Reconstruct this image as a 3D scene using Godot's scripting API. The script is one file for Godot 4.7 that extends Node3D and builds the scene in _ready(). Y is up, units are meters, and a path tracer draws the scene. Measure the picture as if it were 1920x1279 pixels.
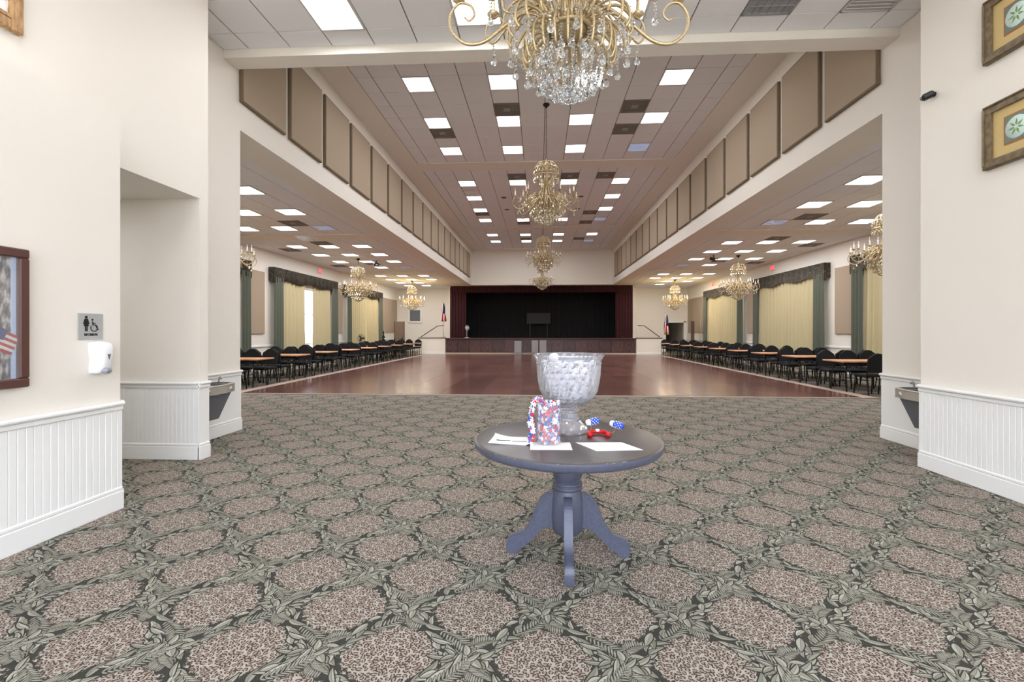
extends Node3D
# Ballroom seen from its entrance lobby. X right, Y up, depth Z runs away from the camera (Godot -z).

const ORD := ["first", "second", "third", "fourth", "fifth", "sixth", "seventh", "eighth", "ninth", "tenth", "eleventh", "twelfth", "thirteenth", "fourteenth", "fifteenth", "sixteenth", "last"]
const T := 0.595            # side of a ceiling tile
const XL := -4.42           # inner faces of the long beams
const XR := 4.66
const WL := -10.28          # outer walls of the side aisles
const WR := 10.33
const HB := 4.43            # underside of the beams
const HA := 4.47            # side aisle ceiling
const HC := 6.65            # high central ceiling
const HLOB := 5.36          # lobby ceiling

var M := {}
var used := {}
var rng := RandomNumberGenerator.new()
var shared := {}

# ---------------------------------------------------------------- helpers
func P(x: float, y: float, z: float) -> Vector3:
	return Vector3(x, y, -z)

func mat(called: String, c: Color, rough := 0.8, metal := 0.0, spec := 0.5) -> StandardMaterial3D:
	var m := StandardMaterial3D.new()
	m.resource_name = called
	m.albedo_color = c
	m.roughness = rough
	m.metallic = metal
	m.metallic_specular = spec
	M[called] = m
	return m

func c8(r: int, g: int, b: int) -> Color:
	return Color(r / 255.0, g / 255.0, b / 255.0)

func numbered(called: String) -> String:
	if not used.has(called):
		used[called] = 0
		return called
	used[called] += 1
	return "%s_%03d" % [called, used[called]]

func thing(called: String, label: String, category: String, at := Vector3.ZERO, turn := 0.0, group := "") -> Node3D:
	var o := Node3D.new()
	o.name = numbered(called)
	add_child(o)
	o.position = at
	o.rotation.y = turn
	tag(o, label, category, group)
	return o

func tag(o: Node, label: String, category: String, group := "") -> void:
	o.set_meta("label", label)
	o.set_meta("category", category)
	if group != "":
		o.set_meta("group", group)

func part(parent: Node, called: String, mesh: Mesh, m: Material, at := Vector3.ZERO, rot := Vector3.ZERO) -> MeshInstance3D:
	var o := MeshInstance3D.new()
	o.name = numbered(called) if parent == self else called
	o.mesh = mesh
	o.material_override = m
	parent.add_child(o, true)
	o.position = at
	o.rotation = rot
	return o

func struct(called: String, mesh: Mesh, m: Material, at := Vector3.ZERO) -> MeshInstance3D:
	var o := part(self, called, mesh, m, at)
	o.set_meta("kind", "structure")
	return o

func setting(called: String) -> Node3D:
	var o := Node3D.new()
	o.name = numbered(called)
	add_child(o)
	o.set_meta("kind", "structure")
	return o

func copy(src: Node3D, called: String, at: Vector3, turn := 0.0, label := "") -> Node3D:
	var c: Node3D = src.duplicate()
	c.name = numbered(called)
	add_child(c)
	c.position = at
	c.rotation.y = turn
	if label != "":
		c.set_meta("label", label)
	return c

func begin(smooth := false) -> SurfaceTool:
	var st := SurfaceTool.new()
	st.begin(Mesh.PRIMITIVE_TRIANGLES)
	st.set_smooth_group(0 if smooth else -1)
	return st

func done(st: SurfaceTool) -> ArrayMesh:
	st.generate_normals()
	return st.commit()

func tri(st: SurfaceTool, a: Vector3, b: Vector3, c: Vector3) -> void:
	st.add_vertex(a); st.add_vertex(b); st.add_vertex(c)

# a, b, c, d counter-clockwise seen from the front (turned to Godot's clockwise order)
func quad(st: SurfaceTool, a: Vector3, b: Vector3, c: Vector3, d: Vector3) -> void:
	tri(st, a, c, b)
	tri(st, a, d, c)

func quv(st: SurfaceTool, pts: Array, uvs: Array) -> void:
	for i in [0, 2, 1, 0, 3, 2]:
		st.set_uv(uvs[i])
		st.add_vertex(pts[i])

# a box with bevelled edges, centred, in the frame t
func add_box(st: SurfaceTool, size: Vector3, t := Transform3D(), bevel := 0.0) -> void:
	var h := size / 2.0
	if bevel <= 0.0:
		var p := []
		for i in 8:
			p.append(t * Vector3(h.x if i & 1 else -h.x, h.y if i & 2 else -h.y, h.z if i & 4 else -h.z))
		for f in [[4, 5, 7, 6], [1, 0, 2, 3], [5, 1, 3, 7], [0, 4, 6, 2], [6, 7, 3, 2], [0, 1, 5, 4]]:
			quad(st, p[f[0]], p[f[1]], p[f[2]], p[f[3]])
		return
	var b := minf(bevel, minf(h.x, minf(h.y, h.z)) * 0.9)
	var pts := PackedVector3Array()
	for i in 8:
		var s := Vector3(1 if i & 1 else -1, 1 if i & 2 else -1, 1 if i & 4 else -1)
		for k in 3:
			var q := h - Vector3(b, b, b)
			q[k] = h[k]
			pts.append(t * (q * s))
	# faces
	var faces := [[1, 3, 7, 5, 0, 1.0], [0, 4, 6, 2, 0, -1.0], [2, 6, 7, 3, 1, 1.0], [0, 1, 5, 4, 1, -1.0], [4, 5, 7, 6, 2, 1.0], [0, 2, 3, 1, 2, -1.0]]
	for f in faces:
		quad_out(st, [pts[f[0] * 3 + f[4]], pts[f[1] * 3 + f[4]], pts[f[2] * 3 + f[4]], pts[f[3] * 3 + f[4]]], t.origin)
	for i in 8:
		for k in 3:
			var j: int = i | (1 << k)
			if j != i:
				var k1 := (k + 1) % 3
				var k2 := (k + 2) % 3
				quad_out(st, [pts[i * 3 + k1], pts[j * 3 + k1], pts[j * 3 + k2], pts[i * 3 + k2]], t.origin)
		var a := pts[i * 3]
		var c := pts[i * 3 + 1]
		var d := pts[i * 3 + 2]
		if (c - a).cross(d - a).dot((a + c + d) / 3.0 - t.origin) > 0.0:
			tri(st, a, d, c)
		else:
			tri(st, a, c, d)

func quad_out(st: SurfaceTool, q: Array, from: Vector3) -> void:
	var n: Vector3 = (q[1] - q[0]).cross(q[2] - q[0])
	if n.dot((q[0] + q[2]) / 2.0 - from) >= 0.0:
		quad(st, q[0], q[1], q[2], q[3])
	else:
		quad(st, q[3], q[2], q[1], q[0])

func box(size: Vector3, bevel := 0.0) -> ArrayMesh:
	var key := "box%s_%s" % [size, bevel]
	if not shared.has(key):
		var st := begin()
		add_box(st, size, Transform3D(), bevel)
		shared[key] = done(st)
	return shared[key]

# a block between two corners given as x0 x1 y0 y1 and depths z0 z1
func block(called: String, x0: float, x1: float, y0: float, y1: float, z0: float, z1: float, m: Material, parent: Node = null) -> MeshInstance3D:
	var mesh := box(Vector3(absf(x1 - x0), absf(y1 - y0), absf(z1 - z0)))
	var at := P((x0 + x1) / 2, (y0 + y1) / 2, (z0 + z1) / 2)
	if parent == null:
		return struct(called, mesh, m, at)
	return part(parent, called, mesh, m, at - (parent as Node3D).position)

func add_block(st: SurfaceTool, x0: float, x1: float, y0: float, y1: float, z0: float, z1: float, bevel := 0.0) -> void:
	add_box(st, Vector3(absf(x1 - x0), absf(y1 - y0), absf(z1 - z0)), Transform3D(Basis(), P((x0 + x1) / 2, (y0 + y1) / 2, (z0 + z1) / 2)), bevel)

# profile of Vector2(radius, height), turned round Y
func add_lathe(st: SurfaceTool, prof: Array, n := 24, t := Transform3D()) -> void:
	for i in prof.size() - 1:
		var a: Vector2 = prof[i]
		var b: Vector2 = prof[i + 1]
		for k in n:
			var u := TAU * k / n
			var v := TAU * (k + 1) / n
			var p00 := t * Vector3(a.x * cos(u), a.y, a.x * sin(u))
			var p01 := t * Vector3(a.x * cos(v), a.y, a.x * sin(v))
			var p10 := t * Vector3(b.x * cos(u), b.y, b.x * sin(u))
			var p11 := t * Vector3(b.x * cos(v), b.y, b.x * sin(v))
			if a.x > 1e-6 and b.x > 1e-6:
				quad(st, p01, p00, p10, p11)
			elif a.x > 1e-6:
				tri(st, p01, p10, p00)
			elif b.x > 1e-6:
				tri(st, p00, p11, p10)

func lathe(prof: Array, n := 24, smooth := true) -> ArrayMesh:
	var st := begin(smooth)
	add_lathe(st, prof, n)
	return done(st)

func add_tube(st: SurfaceTool, path: Array, r0: float, sides := 6, r1 := -1.0, closed := false) -> void:
	var n := path.size()
	if r1 < 0.0:
		r1 = r0
	var rings := []
	var last := Vector3.ZERO
	for i in n:
		var a: Vector3 = path[maxi(i - 1, 0)] if not closed else path[(i - 1 + n) % n]
		var b: Vector3 = path[mini(i + 1, n - 1)] if not closed else path[(i + 1) % n]
		var d := (b - a).normalized()
		var side := last - d * last.dot(d)
		if side.length() < 0.01:
			side = d.cross(Vector3.UP if absf(d.y) < 0.9 else Vector3.RIGHT)
		side = side.normalized()
		last = side
		var up := d.cross(side)
		var r := lerpf(r0, r1, float(i) / maxi(n - 1, 1))
		var ring := []
		for k in sides:
			var u := TAU * k / sides
			ring.append(path[i] + (side * cos(u) + up * sin(u)) * r)
		rings.append(ring)
	for i in (n if closed else n - 1):
		var ra: Array = rings[i]
		var rb: Array = rings[(i + 1) % n]
		for k in sides:
			var j := (k + 1) % sides
			quad(st, ra[k], ra[j], rb[j], rb[k])
	if not closed:
		for k in range(1, sides - 1):
			tri(st, rings[0][0], rings[0][k], rings[0][k + 1])
			tri(st, rings[n - 1][0], rings[n - 1][k + 1], rings[n - 1][k])

func tube(path: Array, r0: float, sides := 6, r1 := -1.0, closed := false) -> ArrayMesh:
	var st := begin(true)
	add_tube(st, path, r0, sides, r1, closed)
	return done(st)

# polygon in the XY plane extruded from z = 0 to z = depth (towards +z), in the frame t
func add_prism(st: SurfaceTool, poly: PackedVector2Array, depth: float, t := Transform3D()) -> void:
	if Geometry2D.is_polygon_clockwise(poly):
		poly = poly.duplicate()
		poly.reverse()
	var idx := Geometry2D.triangulate_polygon(poly)
	for i in range(0, idx.size(), 3):
		var a := poly[idx[i]]
		var b := poly[idx[i + 1]]
		var c := poly[idx[i + 2]]
		if (b - a).cross(c - a) < 0:
			var s := b
			b = c
			c = s
		tri(st, t * Vector3(a.x, a.y, depth), t * Vector3(c.x, c.y, depth), t * Vector3(b.x, b.y, depth))
		tri(st, t * Vector3(a.x, a.y, 0), t * Vector3(b.x, b.y, 0), t * Vector3(c.x, c.y, 0))
	for i in poly.size():
		var a := poly[i]
		var b := poly[(i + 1) % poly.size()]
		quad(st, t * Vector3(a.x, a.y, 0), t * Vector3(b.x, b.y, 0), t * Vector3(b.x, b.y, depth), t * Vector3(a.x, a.y, depth))

func prism(poly: Array, depth: float, t := Transform3D()) -> ArrayMesh:
	var st := begin()
	add_prism(st, PackedVector2Array(poly), depth, t)
	return done(st)

func curve(pts: Array, steps := 5) -> Array:
	var out := []
	var n := pts.size()
	for i in n - 1:
		var p0: Vector3 = pts[maxi(i - 1, 0)]
		var p1: Vector3 = pts[i]
		var p2: Vector3 = pts[i + 1]
		var p3: Vector3 = pts[mini(i + 2, n - 1)]
		for k in steps:
			out.append(p1.cubic_interpolate(p2, p0, p3, float(k) / steps))
	out.append(pts[n - 1])
	return out

func noise_tex(f: float, cols: Array, offs: Array, seed_ := 1, size := 512, oct := 4) -> NoiseTexture2D:
	var n := FastNoiseLite.new()
	n.seed = seed_
	n.frequency = f
	n.fractal_octaves = oct
	var g := Gradient.new()
	g.colors = PackedColorArray(cols)
	g.offsets = PackedFloat32Array(offs)
	var t := NoiseTexture2D.new()
	t.width = size
	t.height = size
	t.seamless = true
	t.noise = n
	t.color_ramp = g
	return t

# ---------------------------------------------------------------- scene
func _ready() -> void:
	rng.seed = 7
	set_camera_and_sky()
	make_materials()
	build_shell()
	build_lobby_walls()
	build_ceilings()
	build_floor()
	build_stage()
	build_side_walls()
	build_ceiling_fittings()
	build_chandeliers()
	build_seating()
	build_entrance_table()
	build_lobby_things()

func set_camera_and_sky() -> void:
	var cam := Camera3D.new()
	cam.name = "camera"
	cam.projection = Camera3D.PROJECTION_FRUSTUM
	cam.near = 0.05
	cam.far = 200.0
	var f := 853.0
	cam.size = 1279.0 / f * cam.near
	cam.frustum_offset = Vector2((960.0 - 967.3) / f, (621.0 - 639.5) / f) * cam.near
	add_child(cam)
	cam.position = Vector3(0, 1.45, 0)
	cam.rotation.y = deg_to_rad(3.0)
	cam.current = true
	var sky_m := ProceduralSkyMaterial.new()
	sky_m.sky_top_color = Color(0.82, 0.88, 0.97)
	sky_m.sky_horizon_color = Color(0.99, 0.99, 1.0)
	sky_m.ground_horizon_color = Color(0.80, 0.80, 0.78)
	sky_m.ground_bottom_color = Color(0.62, 0.60, 0.56)
	sky_m.sky_energy_multiplier = 2.2
	sky_m.ground_energy_multiplier = 1.2
	var sky := Sky.new()
	sky.sky_material = sky_m
	var env := Environment.new()
	env.background_mode = Environment.BG_SKY
	env.sky = sky
	env.tonemap_mode = Environment.TONE_MAPPER_LINEAR
	env.tonemap_exposure = 1.75
	env.sdfgi_enabled = true
	env.ssao_enabled = true
	env.ssil_enabled = true
	# the sun stands high over the side of the house; it lights the paving outside and none falls in at the entrance
	var sun := DirectionalLight3D.new()
	sun.name = "sun"
	sun.light_energy = 4.0
	sun.light_color = Color(1.0, 0.96, 0.90)
	sun.light_angular_distance = 0.5
	sun.shadow_enabled = true
	add_child(sun)
	sun.look_at_from_position(Vector3(5.0, 14.0, 0.0), Vector3.ZERO)
	var we := WorldEnvironment.new()
	we.name = "world"
	we.environment = env
	add_child(we)

const LAMP_ENERGY := 1.18    # each ceiling troffer
const LAMP_GLOW := 2.2

func make_materials() -> void:
	var w := mat("wall_paint", Color(0.93, 0.907, 0.868), 0.75)
	w.heightmap_enabled = true
	w.heightmap_texture = noise_tex(0.05, [Color.BLACK, Color.WHITE], [0.2, 0.8], 3, 512, 4)
	w.heightmap_scale = 0.04
	w.uv1_triplanar = true
	w.uv1_world_triplanar = true
	w.uv1_scale = Vector3(1.4, 1.4, 1.4)
	mat("white_paint", Color(0.945, 0.945, 0.935), 0.45)
	var t := mat("ceiling_tile", Color(0.96, 0.96, 0.965), 0.95)
	t.albedo_texture = noise_tex(0.35, [c8(238, 238, 238), c8(255, 255, 255)], [0.3, 0.7], 5, 512, 3)
	t.uv1_triplanar = true
	t.uv1_world_triplanar = true
	t.uv1_scale = Vector3(1.5, 1.5, 1.5)
	mat("shaded_grid_backing", Color(0.48, 0.46, 0.44), 0.9)  # darkened to put the shadow round the grid bars into the colour
	mat("trim_metal", Color(0.80, 0.79, 0.77), 0.5)
	var ap := mat("acoustic_fabric", Color(0.70, 0.63, 0.545), 0.95)
	ap.albedo_texture = noise_tex(0.6, [c8(232, 232, 232), c8(255, 255, 255)], [0.3, 0.7], 9, 256, 2)
	ap.uv1_triplanar = true
	ap.uv1_world_triplanar = true
	ap.uv1_scale = Vector3(6, 6, 6)
	mat("panel_edge", Color(0.47, 0.41, 0.33), 0.9)
	var glow := mat("lamp_diffuser", Color(0.95, 0.95, 0.95), 0.6)
	glow.emission_enabled = true
	glow.emission = Color(1.0, 0.99, 0.98)
	glow.emission_energy_multiplier = LAMP_GLOW
	mat("louver_dark", Color(0.60, 0.60, 0.60), 0.6)
	mat("louver_blue", Color(0.78, 0.85, 0.97), 0.3)
	var dim := mat("dim_louver_lens", Color(0.78, 0.85, 0.97), 0.3)
	dim.emission_enabled = true
	dim.emission = Color(0.66, 0.78, 1.0)
	dim.emission_energy_multiplier = 0.16
	mat("vent_grey", Color(0.56, 0.52, 0.49), 0.8)
	mat("vent_core", Color(0.64, 0.60, 0.57), 0.8)
	mat("vent_light", Color(0.78, 0.76, 0.75), 0.8)
	mat("black_plastic", Color(0.045, 0.045, 0.05), 0.45)
	mat("black_fabric", Color(0.075, 0.077, 0.085), 0.9)
	mat("black_metal", Color(0.07, 0.065, 0.065), 0.35, 0.3)
	var cur := mat("cream_curtain", Color(0.78, 0.735, 0.585), 0.9)
	cur.backlight_enabled = true
	cur.backlight = Color(0.30, 0.275, 0.20)
	mat("green_curtain", Color(0.385, 0.405, 0.355), 0.9)
	var va := mat("valance_print", Color(0.9, 0.9, 0.9), 0.9)
	va.albedo_texture = noise_tex(0.09, [c8(46, 40, 38), c8(52, 46, 40), c8(158, 142, 114), c8(64, 60, 48), c8(44, 38, 38)], [0.0, 0.44, 0.5, 0.55, 1.0], 13, 512, 3)
	va.uv1_triplanar = true
	va.uv1_world_triplanar = true
	va.uv1_scale = Vector3(0.19, 0.19, 0.19)
	mat("maroon_velvet", Color(0.24, 0.085, 0.105), 0.9)
	mat("black_velvet", Color(0.035, 0.035, 0.04), 0.95)
	mat("dim_grey_board", Color(0.14, 0.135, 0.135), 0.7)
	for i in 3:
		var sw := mat("stage_wood_%d" % i, Color.WHITE, 0.38)
		var b: Color = [c8(80, 48, 45), c8(73, 45, 41), c8(87, 53, 48)][i]
		sw.albedo_texture = noise_tex(0.03, [b.darkened(0.25), b, b.lightened(0.1)], [0.2, 0.5, 0.8], 20 + i, 256, 4)
		sw.uv1_triplanar = true
		sw.uv1_world_triplanar = true
		sw.uv1_scale = Vector3(2.5, 0.35, 2.5)
	for i in 4:
		var dw := mat("dance_wood_%d" % i, Color.WHITE, 0.2)
		var b: Color = [c8(122, 80, 71), c8(114, 74, 66), c8(130, 87, 77), c8(107, 69, 62)][i]
		dw.albedo_texture = noise_tex(0.03, [b.darkened(0.22), b.darkened(0.05), b.lightened(0.12)], [0.25, 0.5, 0.8], 30 + i, 512, 5)
		dw.uv1_triplanar = true
		dw.uv1_world_triplanar = true
		dw.uv1_scale = Vector3(0.22, 1.0, 2.6)
		dw.uv1_offset = Vector3(0.13 * i, 0, 0.31 * i)
	mat("dance_joint", Color(0.22, 0.12, 0.10), 0.6)
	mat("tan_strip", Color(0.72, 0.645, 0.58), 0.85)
	var gold := mat("antique_gold", Color(0.86, 0.79, 0.64), 0.42, 0.65)
	gold.albedo_texture = noise_tex(0.2, [c8(176, 160, 135), c8(255, 255, 255)], [0.35, 0.6], 41, 256, 3)
	gold.uv1_triplanar = true
	gold.uv1_scale = Vector3(3, 3, 3)
	var cr := mat("crystal", Color(0.97, 0.985, 1.0, 0.06), 0.02)
	cr.refraction_enabled = true
	cr.refraction_scale = 0.05
	cr.transparency = BaseMaterial3D.TRANSPARENCY_ALPHA
	var cg := mat("cut_glass", Color(0.97, 0.975, 1.0, 0.14), 0.04)
	cg.refraction_enabled = true
	cg.refraction_scale = 0.04
	cg.transparency = BaseMaterial3D.TRANSPARENCY_ALPHA
	mat("faceted_crystal", Color(0.86, 0.83, 0.74), 0.16, 0.75)
	mat("satin_metal", Color(0.62, 0.61, 0.60), 0.55, 0.3)
	var bead_m := mat("bead_paint", Color.WHITE, 0.3)
	bead_m.vertex_color_use_as_albedo = true
	mat("candle_sleeve", Color(0.93, 0.90, 0.82), 0.5)
	var bulb := mat("clear_bulb", Color(0.98, 0.97, 0.94, 0.2), 0.05)
	bulb.transparency = BaseMaterial3D.TRANSPARENCY_ALPHA
	var lit := mat("lit_bulb", Color(1.0, 0.93, 0.75), 0.3)
	lit.emission_enabled = true
	lit.emission = Color(1.0, 0.88, 0.55)
	lit.emission_energy_multiplier = 1.6
	mat("dark_bronze", Color(0.20, 0.16, 0.13), 0.4, 0.7)
	var tw := mat("table_laminate", Color.WHITE, 0.35)
	tw.albedo_texture = noise_tex(0.04, [c8(196, 140, 100), c8(214, 160, 118), c8(226, 176, 134)], [0.2, 0.5, 0.8], 51, 256, 4)
	tw.uv1_triplanar = true
	tw.uv1_scale = Vector3(0.5, 2, 3)
	var pt := mat("daylit_charcoal_paint", Color(0.33, 0.345, 0.415), 0.36)  # bluish daylight on edge and base is put into this colour
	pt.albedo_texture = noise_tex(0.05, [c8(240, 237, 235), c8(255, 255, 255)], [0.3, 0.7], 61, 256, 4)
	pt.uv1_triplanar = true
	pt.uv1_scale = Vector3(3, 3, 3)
	var tt := mat("brown_charcoal_top", Color(0.33, 0.305, 0.30), 0.3)
	tt.albedo_texture = pt.albedo_texture
	tt.uv1_triplanar = true
	tt.uv1_scale = Vector3(1, 2, 3)
	mat("worn_edge", Color(0.56, 0.55, 0.57), 0.5)
	mat("white_paper", Color(0.965, 0.96, 0.95), 0.8)
	mat("steel", Color(0.78, 0.765, 0.73), 0.34, 0.55)
	mat("grey_enamel", Color(0.42, 0.43, 0.46), 0.4)
	mat("dispenser_white", Color(0.93, 0.93, 0.94), 0.3)
	mat("dispenser_grey", Color(0.60, 0.61, 0.63), 0.35)
	mat("sign_grey", Color(0.68, 0.69, 0.68), 0.5)
	mat("ink", Color(0.06, 0.06, 0.06), 0.7)
	mat("red_brown_wood", Color(0.34, 0.21, 0.18), 0.5)
	var ow := mat("oak", Color.WHITE, 0.5)
	ow.albedo_texture = noise_tex(0.05, [c8(150, 112, 70), c8(176, 136, 90), c8(196, 158, 108)], [0.2, 0.5, 0.8], 71, 256, 4)
	ow.uv1_triplanar = true
	ow.uv1_scale = Vector3(2, 0.6, 2)
	var fw := mat("frame_wood", Color.WHITE, 0.55)
	fw.albedo_texture = noise_tex(0.06, [c8(98, 83, 60), c8(114, 97, 71), c8(128, 111, 83)], [0.2, 0.5, 0.8], 72, 256, 4)
	fw.uv1_triplanar = true
	fw.uv1_scale = Vector3(0.8, 0.8, 0.8)
	mat("gold_mat", Color(0.80, 0.70, 0.48), 0.7)
	mat("rust_line", Color(0.66, 0.40, 0.22), 0.7)
	mat("print_green", Color(0.44, 0.50, 0.45), 0.8)
	mat("plate_blue", Color(0.80, 0.88, 0.85), 0.6)
	mat("leaf_green", Color(0.47, 0.58, 0.36), 0.8)
	mat("brass", Color(0.72, 0.58, 0.32), 0.3, 0.9)
	var gl := mat("window_glass", Color(0.95, 0.97, 1.0, 0.08), 0.02)
	gl.transparency = BaseMaterial3D.TRANSPARENCY_ALPHA
	mat("aluminium", Color(0.55, 0.54, 0.52), 0.4, 0.6)
	var red := mat("exit_red", Color(0.85, 0.10, 0.10), 0.5)
	red.emission_enabled = true
	red.emission = Color(1.0, 0.10, 0.13)
	red.emission_energy_multiplier = 0.9
	mat("flag_red", Color(0.66, 0.11, 0.13), 0.8)
	mat("flag_white", Color(0.90, 0.88, 0.86), 0.8)
	mat("flag_blue", Color(0.12, 0.17, 0.40), 0.8)
	mat("bright_red", Color(0.80, 0.05, 0.08), 0.45)
	mat("bright_blue", Color(0.12, 0.30, 0.78), 0.3)
	mat("bright_white", Color(0.95, 0.95, 0.96), 0.35)
	mat("door_tan", Color(0.50, 0.42, 0.36), 0.6)
	mat("plant_dark", Color(0.05, 0.085, 0.055), 0.9)
	mat("concrete", Color(0.72, 0.70, 0.66), 0.9)

# ---------------------------------------------------------------- shell
func build_shell() -> void:
	var wp: Material = M.wall_paint
	# the long beams between the high centre and the low aisles, each with its soffit
	for s in [[XL, -5.05], [XR, 5.29]]:
		var nm: String = "wall_beam_left" if s[0] < 0 else "wall_beam_right"
		var st := begin()
		add_block(st, s[0], s[1], HB, 6.95, 6.3, 29.3)
		struct(nm, done(st), wp)
		block("trim_beam_soffit", s[0], s[1], HB - 0.012, HB, 6.45, 29.3, M.wall_paint)
	# header between lobby and hall
	block("wall_header", XL, XR, 5.27, 6.95, 6.14, 6.42, wp)
	# wall over the stage and the underside behind it
	block("wall_over_stage", -5.05, 5.29, HB, 6.95, 29.3, 29.6, wp)
	block("ceiling_stage", -6.45, 6.6, HB + 0.04, 6.0, 29.6, 34.2, M.wall_paint)
	# front walls of the aisles (with the fountain walls) and end walls
	block("wall_aisle_front_left", -10.6, -5.02, 0, 4.9, 6.2, 6.5, wp)
	block("wall_aisle_front_right", 5.26, 10.65, 0, 4.9, 6.2, 6.45, wp)
	block("wall_fountain_left", -5.02, XL, 0, HB, 5.08, 6.5, wp)
	block("wall_fountain_left_upper", -5.02, XL, HB, 6.95, 5.08, 6.3, wp)
	block("wall_fountain_right", XR, 5.26, 0, HB, 5.1, 6.45, wp)
	block("wall_fountain_right_upper", XR, 5.26, HB, 6.95, 5.1, 6.3, wp)
	block("wall_end_left", -10.6, -6.15, 0, 4.7, 32.5, 32.8, M.wall_paint)
	block("wall_end_right", 6.25, 8.85, 0, 4.7, 32.5, 32.8, M.wall_paint)
	block("wall_end_right_header", 8.85, 10.1, 2.05, 4.7, 32.5, 32.8, M.wall_paint)
	block("wall_end_right_jamb", 10.1, 10.65, 0, 4.7, 32.5, 32.8, M.wall_paint)
	# added unlit passage behind the doorway, made deep so it falls dark
	var pass_room := begin()
	add_block(pass_room, 8.6, 10.4, 0, 2.4, 41.0, 41.1)
	add_block(pass_room, 8.6, 8.7, 0, 2.4, 32.8, 41.0)
	add_block(pass_room, 10.3, 10.4, 0, 2.4, 32.8, 41.0)
	add_block(pass_room, 8.6, 10.4, 2.3, 2.4, 32.8, 41.1)
	struct("wall_added_passage", done(pass_room), wp)
	block("floor_added_passage", 8.6, 10.4, -0.12, 0.0, 34.3, 41.1, M.stage_wood_0)
	var dt := begin()
	add_block(dt, 8.72, 8.86, 0, 2.15, 32.44, 32.52)
	add_block(dt, 10.09, 10.2, 0, 2.15, 32.44, 32.52)
	add_block(dt, 8.72, 10.2, 2.04, 2.17, 32.44, 32.52)
	struct("door_1", done(dt), M.white_paint)
	# stage house
	block("wall_stage_left", -6.15, -6.05, 0, 4.47, 30.45, 34.2, wp)
	block("wall_stage_right", 6.15, 6.25, 0, 4.47, 30.45, 34.2, wp)
	block("wall_stage_back", -6.3, 6.5, 0, 4.6, 34.2, 34.4, M.wall_paint)
	# lobby back wall with its glazed entrance
	var b := begin()
	add_block(b, -4.4, -3.3, 0, 5.6, -3.4, -3.2)
	add_block(b, 3.9, 4.7, 0, 5.6, -3.4, -3.2)
	add_block(b, -3.3, 3.9, 2.75, 2.95, -3.4, -3.2)
	add_block(b, -3.3, 3.9, 5.1, 5.6, -3.4, -3.2)
	struct("wall_back", done(b), wp)
	var fr := begin()
	var posts := [-3.27, -1.48, 0.3, 2.08, 3.87]
	for x in posts:
		add_block(fr, x - 0.035, x + 0.035, 0, 2.75, -3.36, -3.24)
		add_block(fr, x - 0.035, x + 0.035, 2.95, 5.1, -3.36, -3.24)
	for y in [0.05, 2.71, 2.99, 5.06]:
		add_block(fr, -3.3, 3.9, y - 0.04, y + 0.04, -3.35, -3.25)
	var ent := struct("window_1", done(fr), M.aluminium)
	for i in 4:
		var x0: float = posts[i] + 0.035
		var x1: float = posts[i + 1] - 0.035
		part(ent, "pane", box(Vector3(x1 - x0, 2.58, 0.008)), M.window_glass, P((x0 + x1) / 2, 1.38, -3.3))
		part(ent, "pane", box(Vector3(x1 - x0, 1.99, 0.008)), M.window_glass, P((x0 + x1) / 2, 4.025, -3.3))
	block("ground_bounce_outside", -16, 16, -0.12, -0.02, -22, -3.4, M.concrete)  # unseen paving, added to bounce daylight into the lobby

func wainscot(called: String, along_z: bool, fixed: float, dir: float, a: float, b: float, rail_h := 0.88, planks := true) -> void:
	# white rail, beadboard and baseboard on a wall; dir is the side it faces
	var w := setting(called)
	var wh: Material = M.white_paint
	var depth := 0.022
	var mk := func(called2: String, y0: float, y1: float, d: float, a2: float, b2: float, bev := 0.004) -> void:
		var size := Vector3(d, y1 - y0, absf(b2 - a2)) if along_z else Vector3(absf(b2 - a2), y1 - y0, d)
		var at := P(fixed + dir * d / 2, (y0 + y1) / 2, (a2 + b2) / 2) if along_z else P((a2 + b2) / 2, (y0 + y1) / 2, fixed + dir * d / 2)
		part(w, called2, box(size, bev), wh, at)
	mk.call("backing", 0.0, rail_h - 0.02, depth - 0.005, a, b)
	mk.call("chair_rail", rail_h - 0.035, rail_h, 0.055, a, b, 0.012)
	mk.call("rail_moulding", rail_h - 0.075, rail_h - 0.035, 0.034, a, b, 0.008)
	mk.call("baseboard", 0.0, 0.15, 0.036, a, b, 0.004)
	mk.call("base_cap", 0.15, 0.185, 0.03, a, b, 0.01)
	if planks:
		var n := int(round(absf(b - a) / 0.05))
		for i in n:
			var z0 := lerpf(a, b, float(i) / n)
			var z1 := lerpf(a, b, float(i + 1) / n)
			var inset := (z1 - z0) * 0.035
			mk.call("bead_board", 0.18, rail_h - 0.07, depth, z0 + inset, z1 - inset, 0.003)

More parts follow.
